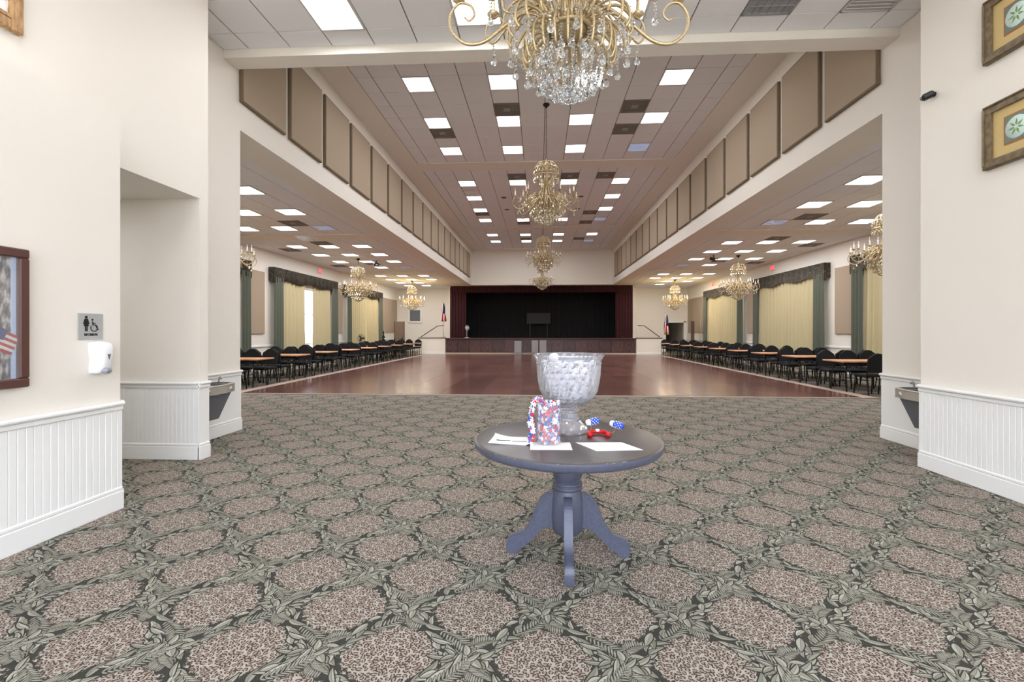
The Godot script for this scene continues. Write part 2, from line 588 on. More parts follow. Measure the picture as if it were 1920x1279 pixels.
func build_lobby_walls() -> void:
	var wp: Material = M.wall_paint
	# left: a thick low wall, the tall wall behind it, the corridor opening, the far jamb
	block("wall_left", -3.84, -3.44, 0, 3.2, -3.2, 3.56, wp)
	block("wall_left_upper", -4.05, -3.84, 2.95, 5.6, -3.2, 4.95, wp)
	block("wall_left_lower", -4.05, -3.84, 0, 2.95, -3.2, 2.4, wp)
	block("wall_corridor_far", -7.5, -3.84, 0, 2.95, 4.95, 5.08, wp)
	block("wall_corridor_far_upper", -4.45, -3.84, 2.95, 5.6, 4.95, 5.08, wp)
	block("wall_corridor_near", -7.5, -4.05, 0, 2.95, 2.27, 2.4, wp)
	block("wall_corridor_end", -7.6, -7.5, 0, 2.95, 2.27, 5.08, wp)
	block("ceiling_corridor", -7.6, -4.05, 2.95, 3.1, 2.27, 5.08, M.wall_paint)
	# right
	block("wall_right", 4.08, 4.7, 0, 5.6, -3.2, 5.1, wp)
	wainscot("wainscot_left", true, -3.44, 1.0, 1.9, 3.56)
	wainscot("wainscot_left_near", true, -3.44, 1.0, -3.2, 1.9, 0.88, false)
	wainscot("wainscot_corridor", false, 4.95, -1.0, -5.6, -3.84)
	wainscot("wainscot_pillar", true, -3.84, 1.0, 4.915, 5.08, 0.88, false)
	wainscot("wainscot_right", true, 4.08, -1.0, 3.0, 5.1)
	wainscot("wainscot_right_near", true, 4.08, -1.0, -3.2, 3.0, 0.88, false)
	wainscot("wainscot_fountain_left", true, XL, 1.0, 5.08, 6.5, 0.88, false)
	wainscot("wainscot_fountain_right", true, XR, -1.0, 5.1, 6.45, 0.88, false)
	# returns at the free ends, so that rail and base turn the corner
	wainscot("wainscot_end_left", false, 6.5, 1.0, -5.02, XL, 0.88, false)
	wainscot("wainscot_end_right", false, 6.45, 1.0, XR, 5.26, 0.88, false)
	wainscot("wainscot_low_wall_end", false, 3.56, 1.0, -3.84, -3.44, 0.88, false)
	wainscot("wainscot_right_end", false, 5.1, 1.0, 4.08, XR, 0.88, false)

# lines of the ceiling grid within a span, with the partial cells at its ends
func grid_lines(at: float, a: float, b: float) -> Array:
	var out := [a]
	var k := ceilf((a - at) / T)
	while at + k * T < b - 0.03:
		var v := at + k * T
		if v > a + 0.03:
			out.append(v)
		k += 1.0
	out.append(b)
	return out

var taken := {}              # ceiling cells with a fitting instead of a tile

func cell_key(x: float, z: float) -> String:
	return "%d_%d" % [roundi(x * 5.0), roundi(z * 5.0)]

func tile_field(called: String, x0: float, x1: float, z0: float, z1: float, gx: float, gz: float, h: float) -> void:
	var s := setting(called)
	var xs := grid_lines(gx, x0, x1)
	var zs := grid_lines(gz, z0, z1)
	block("backing", x0, x1, h + 0.045, h + 0.09, z0, z1, M.shaded_grid_backing, s)
	for i in xs.size() - 1:
		for j in zs.size() - 1:
			var cx: float = (xs[i] + xs[i + 1]) / 2
			var cz: float = (zs[j] + zs[j + 1]) / 2
			if taken.has(cell_key(cx, cz)):
				continue
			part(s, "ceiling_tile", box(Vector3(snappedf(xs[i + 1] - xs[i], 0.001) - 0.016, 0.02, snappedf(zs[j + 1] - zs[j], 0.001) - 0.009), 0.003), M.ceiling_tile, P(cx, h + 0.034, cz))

const GX_C := -2.855
const GX_L := -6.05
const GX_R := 6.28
const ROWS := [[6.45, 13.97, 9.205], [14.65, 22.81, 15.665], [23.35, 28.66, 24.3]]

func build_ceilings() -> void:
	plan_fittings()
	var so: Material = M.wall_paint
	# high centre: a flat border, cross bands and three tiled fields
	block("ceiling_border_left", XL, -3.8, HC, HC + 0.3, 6.42, 29.3, so)
	block("ceiling_border_right", 4.08, XR, HC, HC + 0.3, 6.42, 29.3, so)
	for b in [[13.97, 14.65], [22.81, 23.35], [28.66, 29.3]]:
		block("ceiling_band", -3.8, 4.08, HC, HC + 0.3, b[0], b[1], so)
	block("ceiling_deck", XL, XR, HC + 0.16, HC + 0.3, 6.42, 29.3, M.shaded_grid_backing)
	for r in ROWS:
		tile_field("ceiling_field", -3.8, 4.08, r[0], r[1], GX_C, r[2], HC)
	# aisles
	for side: int in [-1, 1]:
		var xi := -5.05 if side < 0 else 5.29
		var xo := WL if side < 0 else WR
		var a := minf(xi, xo)
		var b := maxf(xi, xo)
		for z in [[13.97, 14.65], [22.81, 23.35]]:
			block("ceiling_aisle_band", a, b, HA, HA + 0.3, z[0], z[1], so)
		block("ceiling_aisle_deck", a, b, HA + 0.16, HA + 0.3, 6.45, 32.5, M.shaded_grid_backing)
		for r in [ROWS[0], ROWS[1], [23.35, 32.5, 24.3]]:
			tile_field("ceiling_aisle_field", a, b, r[0], r[1], GX_L if side < 0 else GX_R, r[2], HA)
	# lobby
	tile_field("ceiling_lobby_field", -4.42, 4.66, 3.4, 6.14, GX_C, 5.215, HLOB)
	block("ceiling_lobby", -4.42, 4.7, HLOB + 0.03, HLOB + 0.3, -3.4, 3.4, M.ceiling_tile)
	block("ceiling_lobby_deck", -4.42, 4.7, HLOB + 0.16, HLOB + 0.3, 3.4, 6.14, M.shaded_grid_backing)

var lamps := []       # x, z, height, kind, where

func plan_fittings() -> void:
	var cx := [GX_C + T / 2, GX_C + 3.5 * T, GX_C + 6.5 * T, GX_C + 9.5 * T]
	var rows := {9.5025: [0, 1, 2, 3], 11.2875: [0, 1, 2, 3], 13.0725: [0, 1, 2], 15.9625: [0, 1, 2, 3], 17.7475: [0, 3], 19.5325: [0, 3], 21.3175: [0, 1, 2], 24.5975: [0, 1, 2, 3], 26.3825: [0, 1, 2]}
	for z in rows:
		for i in rows[z]:
			lamps.append([cx[i], z, HC, "lamp", "high"])
	for z in [13.0725, 21.3175, 26.3825]:
		lamps.append([cx[3], z, HC, "louver", "high"])
	for v in [[1, 10.6925], [0, 11.8825], [1, 15.3675], [2, 15.3675], [1, 21.9125], [0, 20.1275], [1, 25.7875]]:
		lamps.append([cx[v[0]], v[1], HC, "vent", "high"])
	for v in [10.6925, 11.8825, 15.3675, 20.1275, 21.9125, 25.7875]:
		lamps.append([GX_C + 8.5 * T, v, HC, "vent", "high"])
	for side: int in [-1, 1]:
		var c := []
		for k in 3:
			c.append(GX_L - T / 2 - 2 * k * T if side < 0 else GX_R + T / 2 + 2 * k * T)
		var where := "left" if side < 0 else "right"
		var plan := {9.5025: [0, 1, 2], 11.2875: [0, 1, 2], 13.0725: [1, 2], 15.9625: [0, 1, 2], 17.7475: [0, 1, 2], 19.5325: [0, 1, 2], 21.3175: [1, 2] if side < 0 else [1], 24.5975: [0, 1, 2], 26.3825: [0, 1, 2], 28.1675: [1, 2], 29.9525: [1, 2] if side < 0 else [1]}
		for z in plan:
			for i in plan[z]:
				lamps.append([c[i], z, HA, "lamp", where])
		for z in [13.0725, 21.3175]:
			lamps.append([c[0], z, HA, "louver", where])
		for v in [[1, 12.4775], [1, 15.3675], [2, 16.5575], [2, 20.7225], [1, 20.1275]]:
			var x: float = c[v[0]] + (side * T if v[1] in [16.5575, 20.7225] else (-side * T if v[1] == 12.4775 else 0.0))
			lamps.append([x, v[1], HA, "vent", where])
	for i in 3:
		lamps.append([cx[i], 5.5125, HLOB, "lamp", "lobby"])
	lamps.append([cx[3], 5.5125, HLOB, "grille", "lobby"])
	lamps.append([cx[3] + 2 * T, 5.5125, HLOB, "vent_lobby", "lobby"])
	for x in [cx[0], cx[3]]:
		lamps.append([x, 2.2, HLOB - 0.005, "lamp", "lobby_near"])
		lamps.append([x, -0.8, HLOB - 0.005, "lamp", "lobby_near"])
	lamps.append([-5.6, 3.75, 2.93, "lamp", "corridor"])
	for l in lamps:
		taken[cell_key(l[0], l[1])] = true

func build_ceiling_fittings() -> void:
	var frame := begin()
	for k in 4:
		var t := Transform3D(Basis(Vector3.UP, k * PI / 2), Vector3.ZERO)
		add_box(frame, Vector3(T - 0.004, 0.022, 0.022), t * Transform3D(Basis(), Vector3(0, 0, T / 2 - 0.013)))
	var frame_mesh := done(frame)
	var diff := box(Vector3(T - 0.05, 0.012, T - 0.05), 0.004)
	var back := box(Vector3(T - 0.03, 0.01, T - 0.03))
	var lv := begin()
	for k in 7:
		var o := (k - 3) * (T - 0.06) / 6.0
		add_box(lv, Vector3(0.006, 0.02, T - 0.05), Transform3D(Basis(), Vector3(o, 0, 0)))
	for k in 5:
		var o := (k - 2) * (T - 0.06) / 4.0
		add_box(lv, Vector3(T - 0.05, 0.02, 0.006), Transform3D(Basis(), Vector3(0, 0, o)))
	var louver_mesh := done(lv)
	var blade := box(Vector3(T - 0.06, 0.012, 0.03))
	var names := {"high": "central ceiling", "left": "parted-curtain aisle ceiling", "right": "dark-doorway aisle ceiling", "lobby": "lobby ceiling", "lobby_near": "lobby ceiling by the glass entrance", "corridor": "restroom corridor ceiling"}
	var xs_of := {}
	var zs_of := {}
	for l in lamps:
		var key: String = l[3] + l[4]
		if not xs_of.has(key):
			xs_of[key] = []
			zs_of[key] = []
		if not xs_of[key].has(snappedf(l[0], 0.1)):
			xs_of[key].append(snappedf(l[0], 0.1))
		if not zs_of[key].has(snappedf(l[1], 0.1)):
			zs_of[key].append(snappedf(l[1], 0.1))
	for key in xs_of:
		xs_of[key].sort()
		zs_of[key].sort()
	for l in lamps:
		var at := P(l[0], l[2] + 0.02, l[1])
		var wh: String = names[l[4]]
		var kind: String = l[3]
		var key: String = l[3] + l[4]
		var spot := "row %s, column %s" % [ORD[zs_of[key].find(snappedf(l[1], 0.1))], ORD[xs_of[key].find(snappedf(l[0], 0.1))]]
		if l[4] in ["left", "right"]:
			var nx: int = xs_of[key].find(snappedf(l[0], 0.1))
			spot = "%s row from lobby, %s column from the windows" % [ORD[zs_of[key].find(snappedf(l[1], 0.1))], ORD[nx if l[4] == "left" else xs_of[key].size() - 1 - nx]]
		elif l[4] == "high":
			spot = "%s row from lobby, %s column from the parted-curtain aisle" % [ORD[zs_of[key].find(snappedf(l[1], 0.1))], ORD[xs_of[key].find(snappedf(l[0], 0.1))]]
		else:
			spot = "%s row, %s from the restroom corridor" % [ORD[zs_of[key].find(snappedf(l[1], 0.1))], ORD[xs_of[key].find(snappedf(l[0], 0.1))]]
		if kind == "lamp":
			var o := thing("ceiling_light", "lit troffer, %s, %s" % [wh, spot], "light", at, 0.0, "lit square troffers in the " + wh)
			part(o, "frame", frame_mesh, M.trim_metal)
			part(o, "diffuser", diff, M.lamp_diffuser, Vector3(0, 0.004, 0))
			var a := AreaLight3D.new()
			a.name = "lamp"
			a.area_size = Vector2(T - 0.06, T - 0.06)
			a.light_energy = LAMP_ENERGY
			a.light_color = Color(0.975, 0.98, 1.0)
			a.shadow_enabled = true
			a.area_range = 40.0
			o.add_child(a)
			a.position = Vector3(0, -0.016, 0)
			a.rotation.x = -PI / 2
		elif kind == "louver":
			var o := thing("dim_light", "dim bluish louvered troffer, %s, %s" % [wh, spot], "light", at, 0.0, "dim louvered troffers in the " + wh)
			part(o, "frame", frame_mesh, M.trim_metal)
			part(o, "reflector", back, M.dim_louver_lens, Vector3(0, 0.010, 0))
			part(o, "louver", louver_mesh, M.bright_white, Vector3(0, 0.002, 0))
		elif kind == "grille":
			var o := thing("louver_light", "dark unlit louvered fitting in the lobby ceiling", "light", at)
			part(o, "frame", frame_mesh, M.louver_dark)
			part(o, "reflector", back, M.louver_dark, Vector3(0, 0.014, 0))
			part(o, "louver", louver_mesh, M.louver_dark)
		else:
			var vm: Material = M.vent_grey if kind == "vent" else M.vent_light
			var o := thing("air_vent", "grey air grille, %s, %s" % [wh, spot] if kind == "vent" else "grey slotted air vent in the lobby ceiling by the wall", "vent", at, 0.0, "square air grilles in the " + wh if kind == "vent" else "")
			part(o, "frame", frame_mesh, vm)
			part(o, "backing", back, vm, Vector3(0, 0.016, 0))
			for k in 9:
				part(o, "blade", blade, vm, Vector3(0, 0.004, (k - 4) * 0.06), Vector3(0.6, 0, 0))
			part(o, "core", box(Vector3(0.16, 0.012, 0.16), 0.004), M.vent_core, Vector3(0, -0.004, 0))
	# recessed spots in the second central field
	for s in [[-1.4, 17.75], [-1.4, 19.5], [-0.82, 20.1], [1.6, 17.75], [1.62, 19.5], [1.0, 20.1]]:
		var o := thing("recessed_spot", "small dark recessed spotlight in the central ceiling around the middle chandelier", "light", P(s[0], HC + 0.022, s[1]), 0.0, "recessed ceiling spots")
		part(o, "ring", lathe([Vector2(0.07, 0.0), Vector2(0.105, -0.004), Vector2(0.11, 0.004), Vector2(0.07, 0.008), Vector2(0.07, 0.0)], 16), M.vent_grey)
		part(o, "lens", lathe([Vector2(0, 0.001), Vector2(0.072, 0.001)], 16), M.black_plastic)
	# round diffuser on the left aisle band, small black projectors
	var dd := thing("dome_diffuser", "round pale ceiling diffuser on the aisle's cross band", "vent", P(-7.5, HA - 0.001, 14.3))
	part(dd, "plate", lathe([Vector2(0, -0.10), Vector2(0.16, -0.10), Vector2(0.25, -0.055), Vector2(0.34, -0.01), Vector2(0.35, 0.0), Vector2(0, 0.0)], 28), M.bright_white)
	part(dd, "ring", lathe([Vector2(0.20, -0.075), Vector2(0.24, -0.082), Vector2(0.25, -0.06), Vector2(0.20, -0.05)], 28), M.plate_blue)
	for s in [[-7.05, 19.3, "left"], [6.95, 18.6, "right"]]:
		var o := thing("ceiling_projector", "small black projector hanging from the %s" % names[s[2]], "projector", P(s[0], HA + 0.024, s[1]))
		part(o, "bracket", tube([Vector3(0, 0, 0), Vector3(0, -0.12, 0)], 0.018, 8), M.black_plastic)
		part(o, "body", box(Vector3(0.20, 0.11, 0.26), 0.02), M.black_plastic, Vector3(0, -0.16, 0), Vector3(0.35, 0.4, 0))
		part(o, "lens", lathe([Vector2(0, 0.03), Vector2(0.035, 0.03), Vector2(0.045, 0)], 14), M.steel, Vector3(0.05, -0.2, 0.12), Vector3(1.9, 0.4, 0))

# ---------------------------------------------------------------- floor
func carpet_texture() -> ImageTexture:
	var n := 1024
	var cw := 0.693
	var ch := 0.667
	var buf := PackedByteArray()
	buf.resize(n * n * 3)
	var nz := FastNoiseLite.new()
	nz.seed = 4
	nz.frequency = 0.02
	var r2 := RandomNumberGenerator.new()
	r2.seed = 12
	var inside := PackedByteArray()
	inside.resize(n * n)
	for y in n:
		for x in n:
			var best := 9.0
			for c in [[0.0, 0.0], [0.5, 0.5]]:
				var du: float = fposmod(float(x) / n - c[0] + 0.5, 1.0) - 0.5
				var dv: float = fposmod(float(y) / n - c[1] + 0.5, 1.0) - 0.5
				best = minf(best, pow(absf(du * cw) / 0.218, 1.5) + pow(absf(dv * ch) / 0.210, 1.5))
			var g := nz.get_noise_2d(x, y)
			var i := (y * n + x) * 3
			var s := r2.randi_range(-7, 7)
			if best + g * 0.35 < 1.0:
				inside[y * n + x] = 1
				buf[i] = clampi(187 + s + int(g * 16), 0, 255)
				buf[i + 1] = clampi(178 + s + int(g * 16), 0, 255)
				buf[i + 2] = clampi(168 + s + int(g * 16), 0, 255)
			else:
				buf[i] = 70 + s
				buf[i + 1] = 70 + s
				buf[i + 2] = 65 + s
	# leopard rosettes on a jittered grid
	var px := n / cw
	var pz := n / ch
	var nu := 25
	var nv := 28
	for jj in nv:
		for ii in nu:
			var x := int((ii + (0.5 if jj % 2 else 0.0) + r2.randf_range(-0.2, 0.2)) / nu * n)
			var y := int((jj + r2.randf_range(-0.2, 0.2)) / nv * n)
			var rr := r2.randf_range(0.0100, 0.0135)
			var gap := r2.randf() * TAU
			var gap2 := gap + r2.randf_range(1.8, 4.0)
			var el := r2.randf_range(0.8, 1.25)
			var w := int(rr * px * 1.4) + 1
			for dy in range(-w, w + 1):
				for dx in range(-w, w + 1):
					var mx := dx / px / el
					var mz := dy / pz * el
					var d := sqrt(mx * mx + mz * mz)
					if d > rr:
						continue
					var q := posmod(y + dy, n) * n + posmod(x + dx, n)
					if inside[q] == 0:
						continue
					var i := q * 3
					var at := atan2(mz, mx)
					if d > rr * 0.52 and absf(angle_difference(at, gap)) > 0.35 and absf(angle_difference(at, gap2)) > 0.22:
						buf[i] = 84; buf[i + 1] = 73; buf[i + 2] = 67
					elif d <= rr * 0.52:
						buf[i] = 172; buf[i + 1] = 150; buf[i + 2] = 136
	# leaves and ferns along the trellis
	for seg in 4:
		var mu: float = [0.25, 0.75, 0.25, 0.75][seg]
		var mv: float = [0.25, 0.25, 0.75, 0.75][seg]
		var falling := seg == 0 or seg == 3
		var dir := Vector2(cw / 2, -ch / 2) if falling else Vector2(cw / 2, ch / 2)
		var len := dir.length()
		var e := dir / len
		var nrm := Vector2(-e.y, e.x)
		var mid := Vector2(mu * cw, mv * ch)
		var side := 1.0 if falling else -1.0
		# broad leaves fill the band
		for k in 19:
			var f := (k + r2.randf_range(-0.5, 0.5)) / 18.0
			var open := absf(f - 0.5) * 2.0
			var c := mid + e * (len * (f - 0.5)) + nrm * r2.randf_range(-1.0, 1.0) * (0.034 + 0.055 * open * open)
			var a := e.angle() + (PI if r2.randf() < 0.3 else 0.0) + r2.randf_range(-0.75, 0.75)
			leaf(buf, n, px, pz, c, a, r2.randf_range(0.065, 0.125), r2.randf_range(0.010, 0.018), 180 + r2.randi_range(-20, 14), r2.randf_range(-9, 9))
		# fern fronds on either edge
		for fr in 2:
			var sd2 := side if fr == 0 else -side
			var from := 0.46 if fr == 0 else -0.20
			for k in 12:
				var f := k / 11.0
				var c := mid + e * (len * (from - (0.42 if fr == 0 else 0.26) * f)) + nrm * sd2 * (0.022 + 0.02 * sin(f * PI))
				for sgn: float in [-1.0, 1.0]:
					var a := e.angle() + sgn * 0.85
					leaf(buf, n, px, pz, c, a, 0.047 * (0.55 + 0.6 * sin(f * PI * 0.85 + 0.3)), 0.0046, 168 + r2.randi_range(-8, 14), 0.0)
		# sprigs at the crossings and beside them
		for k in 8:
			var c := mid - e * (len * 0.5) + Vector2((0.05 if k % 2 == 0 else -0.05), r2.randf_range(-0.035, 0.035))
			leaf(buf, n, px, pz, c, (0.0 if k % 2 == 0 else PI) + r2.randf_range(-0.9, 0.9), r2.randf_range(0.06, 0.10), r2.randf_range(0.010, 0.017), 178 + r2.randi_range(-20, 14), r2.randf_range(-9, 9))
		for k in 7:
			var c := mid - e * (len * 0.5) + Vector2(r2.randf_range(-0.02, 0.02), r2.randf_range(-0.02, 0.02))
			leaf(buf, n, px, pz, c, TAU * k / 7.0 + r2.randf_range(-0.3, 0.3), r2.randf_range(0.06, 0.095), r2.randf_range(0.012, 0.019), 174 + r2.randi_range(-14, 14), r2.randf_range(-9, 9))
	var img := Image.create_from_data(n, n, false, Image.FORMAT_RGB8, buf)
	img.generate_mipmaps()
	return ImageTexture.create_from_image(img)

func leaf(buf: PackedByteArray, n: int, px: float, pz: float, c: Vector2, a: float, len: float, wid: float, tone: int, bend: float) -> void:
	var e := Vector2(cos(a), sin(a))
	var x0 := int((minf(c.x, c.x + e.x * len) - wid * 1.6) * px)
	var x1 := int((maxf(c.x, c.x + e.x * len) + wid * 1.6) * px)
	var y0 := int((minf(c.y, c.y + e.y * len) - wid * 1.6) * pz)
	var y1 := int((maxf(c.y, c.y + e.y * len) + wid * 1.6) * pz)
	var rim := minf(0.0052, wid * 0.5)
	for y in range(y0, y1 + 1):
		for x in range(x0, x1 + 1):
			var d := Vector2(x / px, y / pz) - c
			var t := d.dot(e) / len
			if t < 0.0 or t > 1.0:
				continue
			var s := d.cross(e) - bend * 0.01 * len * 6.0 * t * (1.0 - t)
			var w := wid * pow(sin(PI * pow(t, 0.75)), 0.8)
			if absf(s) > w + rim:
				continue
			var i := (posmod(y, n) * n + posmod(x, n)) * 3
			if absf(s) > w:
				buf[i] = 62; buf[i + 1] = 62; buf[i + 2] = 57
			elif wid > 0.008 and absf(s) < 0.0012:
				buf[i] = tone - 54; buf[i + 1] = tone - 54; buf[i + 2] = tone - 64
			else:
				var v := tone - (22 if s > 0 else 0)
				buf[i] = v; buf[i + 1] = v - 3; buf[i + 2] = v - 16

func stroke(buf: PackedByteArray, n: int, px: float, pz: float, a: Vector2, b: Vector2, w: float, tone: int) -> void:
	var m := int(a.distance_to(b) * px * 1.5)
	for k in m + 1:
		var p := a.lerp(b, float(k) / m)
		for dy in range(-3, 4):
			for dx in range(-3, 4):
				if Vector2(dx / px, dy / pz).length() <= w * 0.5:
					var i := (posmod(int(p.y * pz) + dy, n) * n + posmod(int(p.x * px) + dx, n)) * 3
					buf[i] = tone; buf[i + 1] = tone + 2; buf[i + 2] = tone - 14

func build_floor() -> void:
	var cm := mat("patterned_carpet", Color(0.94, 0.94, 0.93), 0.97, 0.0, 0.25)
	cm.albedo_texture = carpet_texture()
	cm.heightmap_enabled = true
	cm.heightmap_texture = noise_tex(0.4, [Color.BLACK, Color.WHITE], [0.2, 0.8], 81, 512, 2)
	cm.heightmap_scale = 0.25
	var st := begin()
	# carpet with UVs in pattern repeats; the medallion at (-1.02, 2.34) falls on a whole number
	var x0 := -11.0
	var x1 := 11.0
	var z0 := -3.4
	var z1 := 34.3
	var uv := func(x: float, z: float) -> Vector2:
		return Vector2((x + 1.02) / 0.693, -(z - 2.34) / 0.667)
	quv(st, [P(x0, 0, z0), P(x1, 0, z0), P(x1, 0, z1), P(x0, 0, z1)], [uv.call(x0, z0), uv.call(x1, z0), uv.call(x1, z1), uv.call(x0, z1)])
	for y in [-0.12]:
		quv(st, [P(x0, y, z1), P(x1, y, z1), P(x1, y, z0), P(x0, y, z0)], [Vector2.ZERO, Vector2.ZERO, Vector2.ZERO, Vector2.ZERO])
	for e in [[x0, z0, x1, z0], [x1, z0, x1, z1], [x1, z1, x0, z1], [x0, z1, x0, z0]]:
		quv(st, [P(e[0], -0.12, e[1]), P(e[2], -0.12, e[3]), P(e[2], 0, e[3]), P(e[0], 0, e[1])], [Vector2.ZERO, Vector2.ZERO, Vector2.ZERO, Vector2.ZERO])
	struct("floor", done(st), cm)
	# dance floor of square wooden panels, with an added tan strip for carpet paler in grazing light
	var df := setting("floor_dance")
	var dx0 := -6.9
	var dx1 := 6.95
	var dz0 := 10.2
	var dz1 := 28.0
	block("underlay", dx0, dx1, 0.0, 0.012, dz0, dz1, M.dance_joint, df)
	var nx := 15
	var nzz := 20
	var pw := (dx1 - dx0) / nx
	var pd := (dz1 - dz0) / nzz
	var pm := box(Vector3(pw - 0.004, 0.014, pd - 0.004), 0.0015)
	for j in nzz:
		for i in nx:
			part(df, "floor_panel", pm, M["dance_wood_%d" % rng.randi_range(0, 3)], P(dx0 + (i + 0.5) * pw, 0.015, dz0 + (j + 0.5) * pd))
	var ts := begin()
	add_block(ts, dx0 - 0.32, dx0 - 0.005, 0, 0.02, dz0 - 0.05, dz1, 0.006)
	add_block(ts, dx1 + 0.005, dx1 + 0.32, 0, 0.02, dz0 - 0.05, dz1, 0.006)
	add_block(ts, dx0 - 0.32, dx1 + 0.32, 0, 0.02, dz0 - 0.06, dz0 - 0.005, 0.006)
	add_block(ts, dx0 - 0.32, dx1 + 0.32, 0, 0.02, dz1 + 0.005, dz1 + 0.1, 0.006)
	struct("added_trim_1", done(ts), M.tan_strip)

# ---------------------------------------------------------------- cloth
# a hanging cloth in the plane of depth: runs along dir from a, with folds towards nrm
func drape(a: Vector3, along: Vector3, nrm: Vector3, width: float, y0: float, y1: float, fold: float, amp: float, sd: int, flare := 0.0) -> ArrayMesh:
	var r := RandomNumberGenerator.new()
	r.seed = sd
	var st := begin(true)
	var n := maxi(8, int(width / fold * 8.0))
	var rows := 5
	var ph := r.randf() * TAU
	var grid := []
	for j in rows + 1:
		var row := []
		var v := float(j) / rows
		for i in n + 1:
			var u := float(i) / n
			var s := u * width
			var wob := sin(TAU * s / fold + ph + 0.5 * sin(s * 3.1 + v)) + 0.35 * sin(TAU * s / fold * 1.9 + ph * 2.0)
			var d := amp * (0.55 + 0.45 * (1.0 - v) + flare * (1.0 - v)) * wob
			row.append(a + along * s + Vector3.UP * lerpf(y0, y1, v) + nrm * d)
		grid.append(row)
	for side in 2:
		var off := nrm * (0.0 if side == 0 else -0.006)
		for j in rows:
			for i in n:
				var p00: Vector3 = grid[j][i] + off
				var p10: Vector3 = grid[j][i + 1] + off
				var p01: Vector3 = grid[j + 1][i] + off
				var p11: Vector3 = grid[j + 1][i + 1] + off
				var facing := (along.cross(Vector3.UP)).dot(nrm) > 0.0
				if facing == (side == 0):
					quad(st, p00, p10, p11, p01)
				else:
					quad(st, p10, p00, p01, p11)
	return done(st)

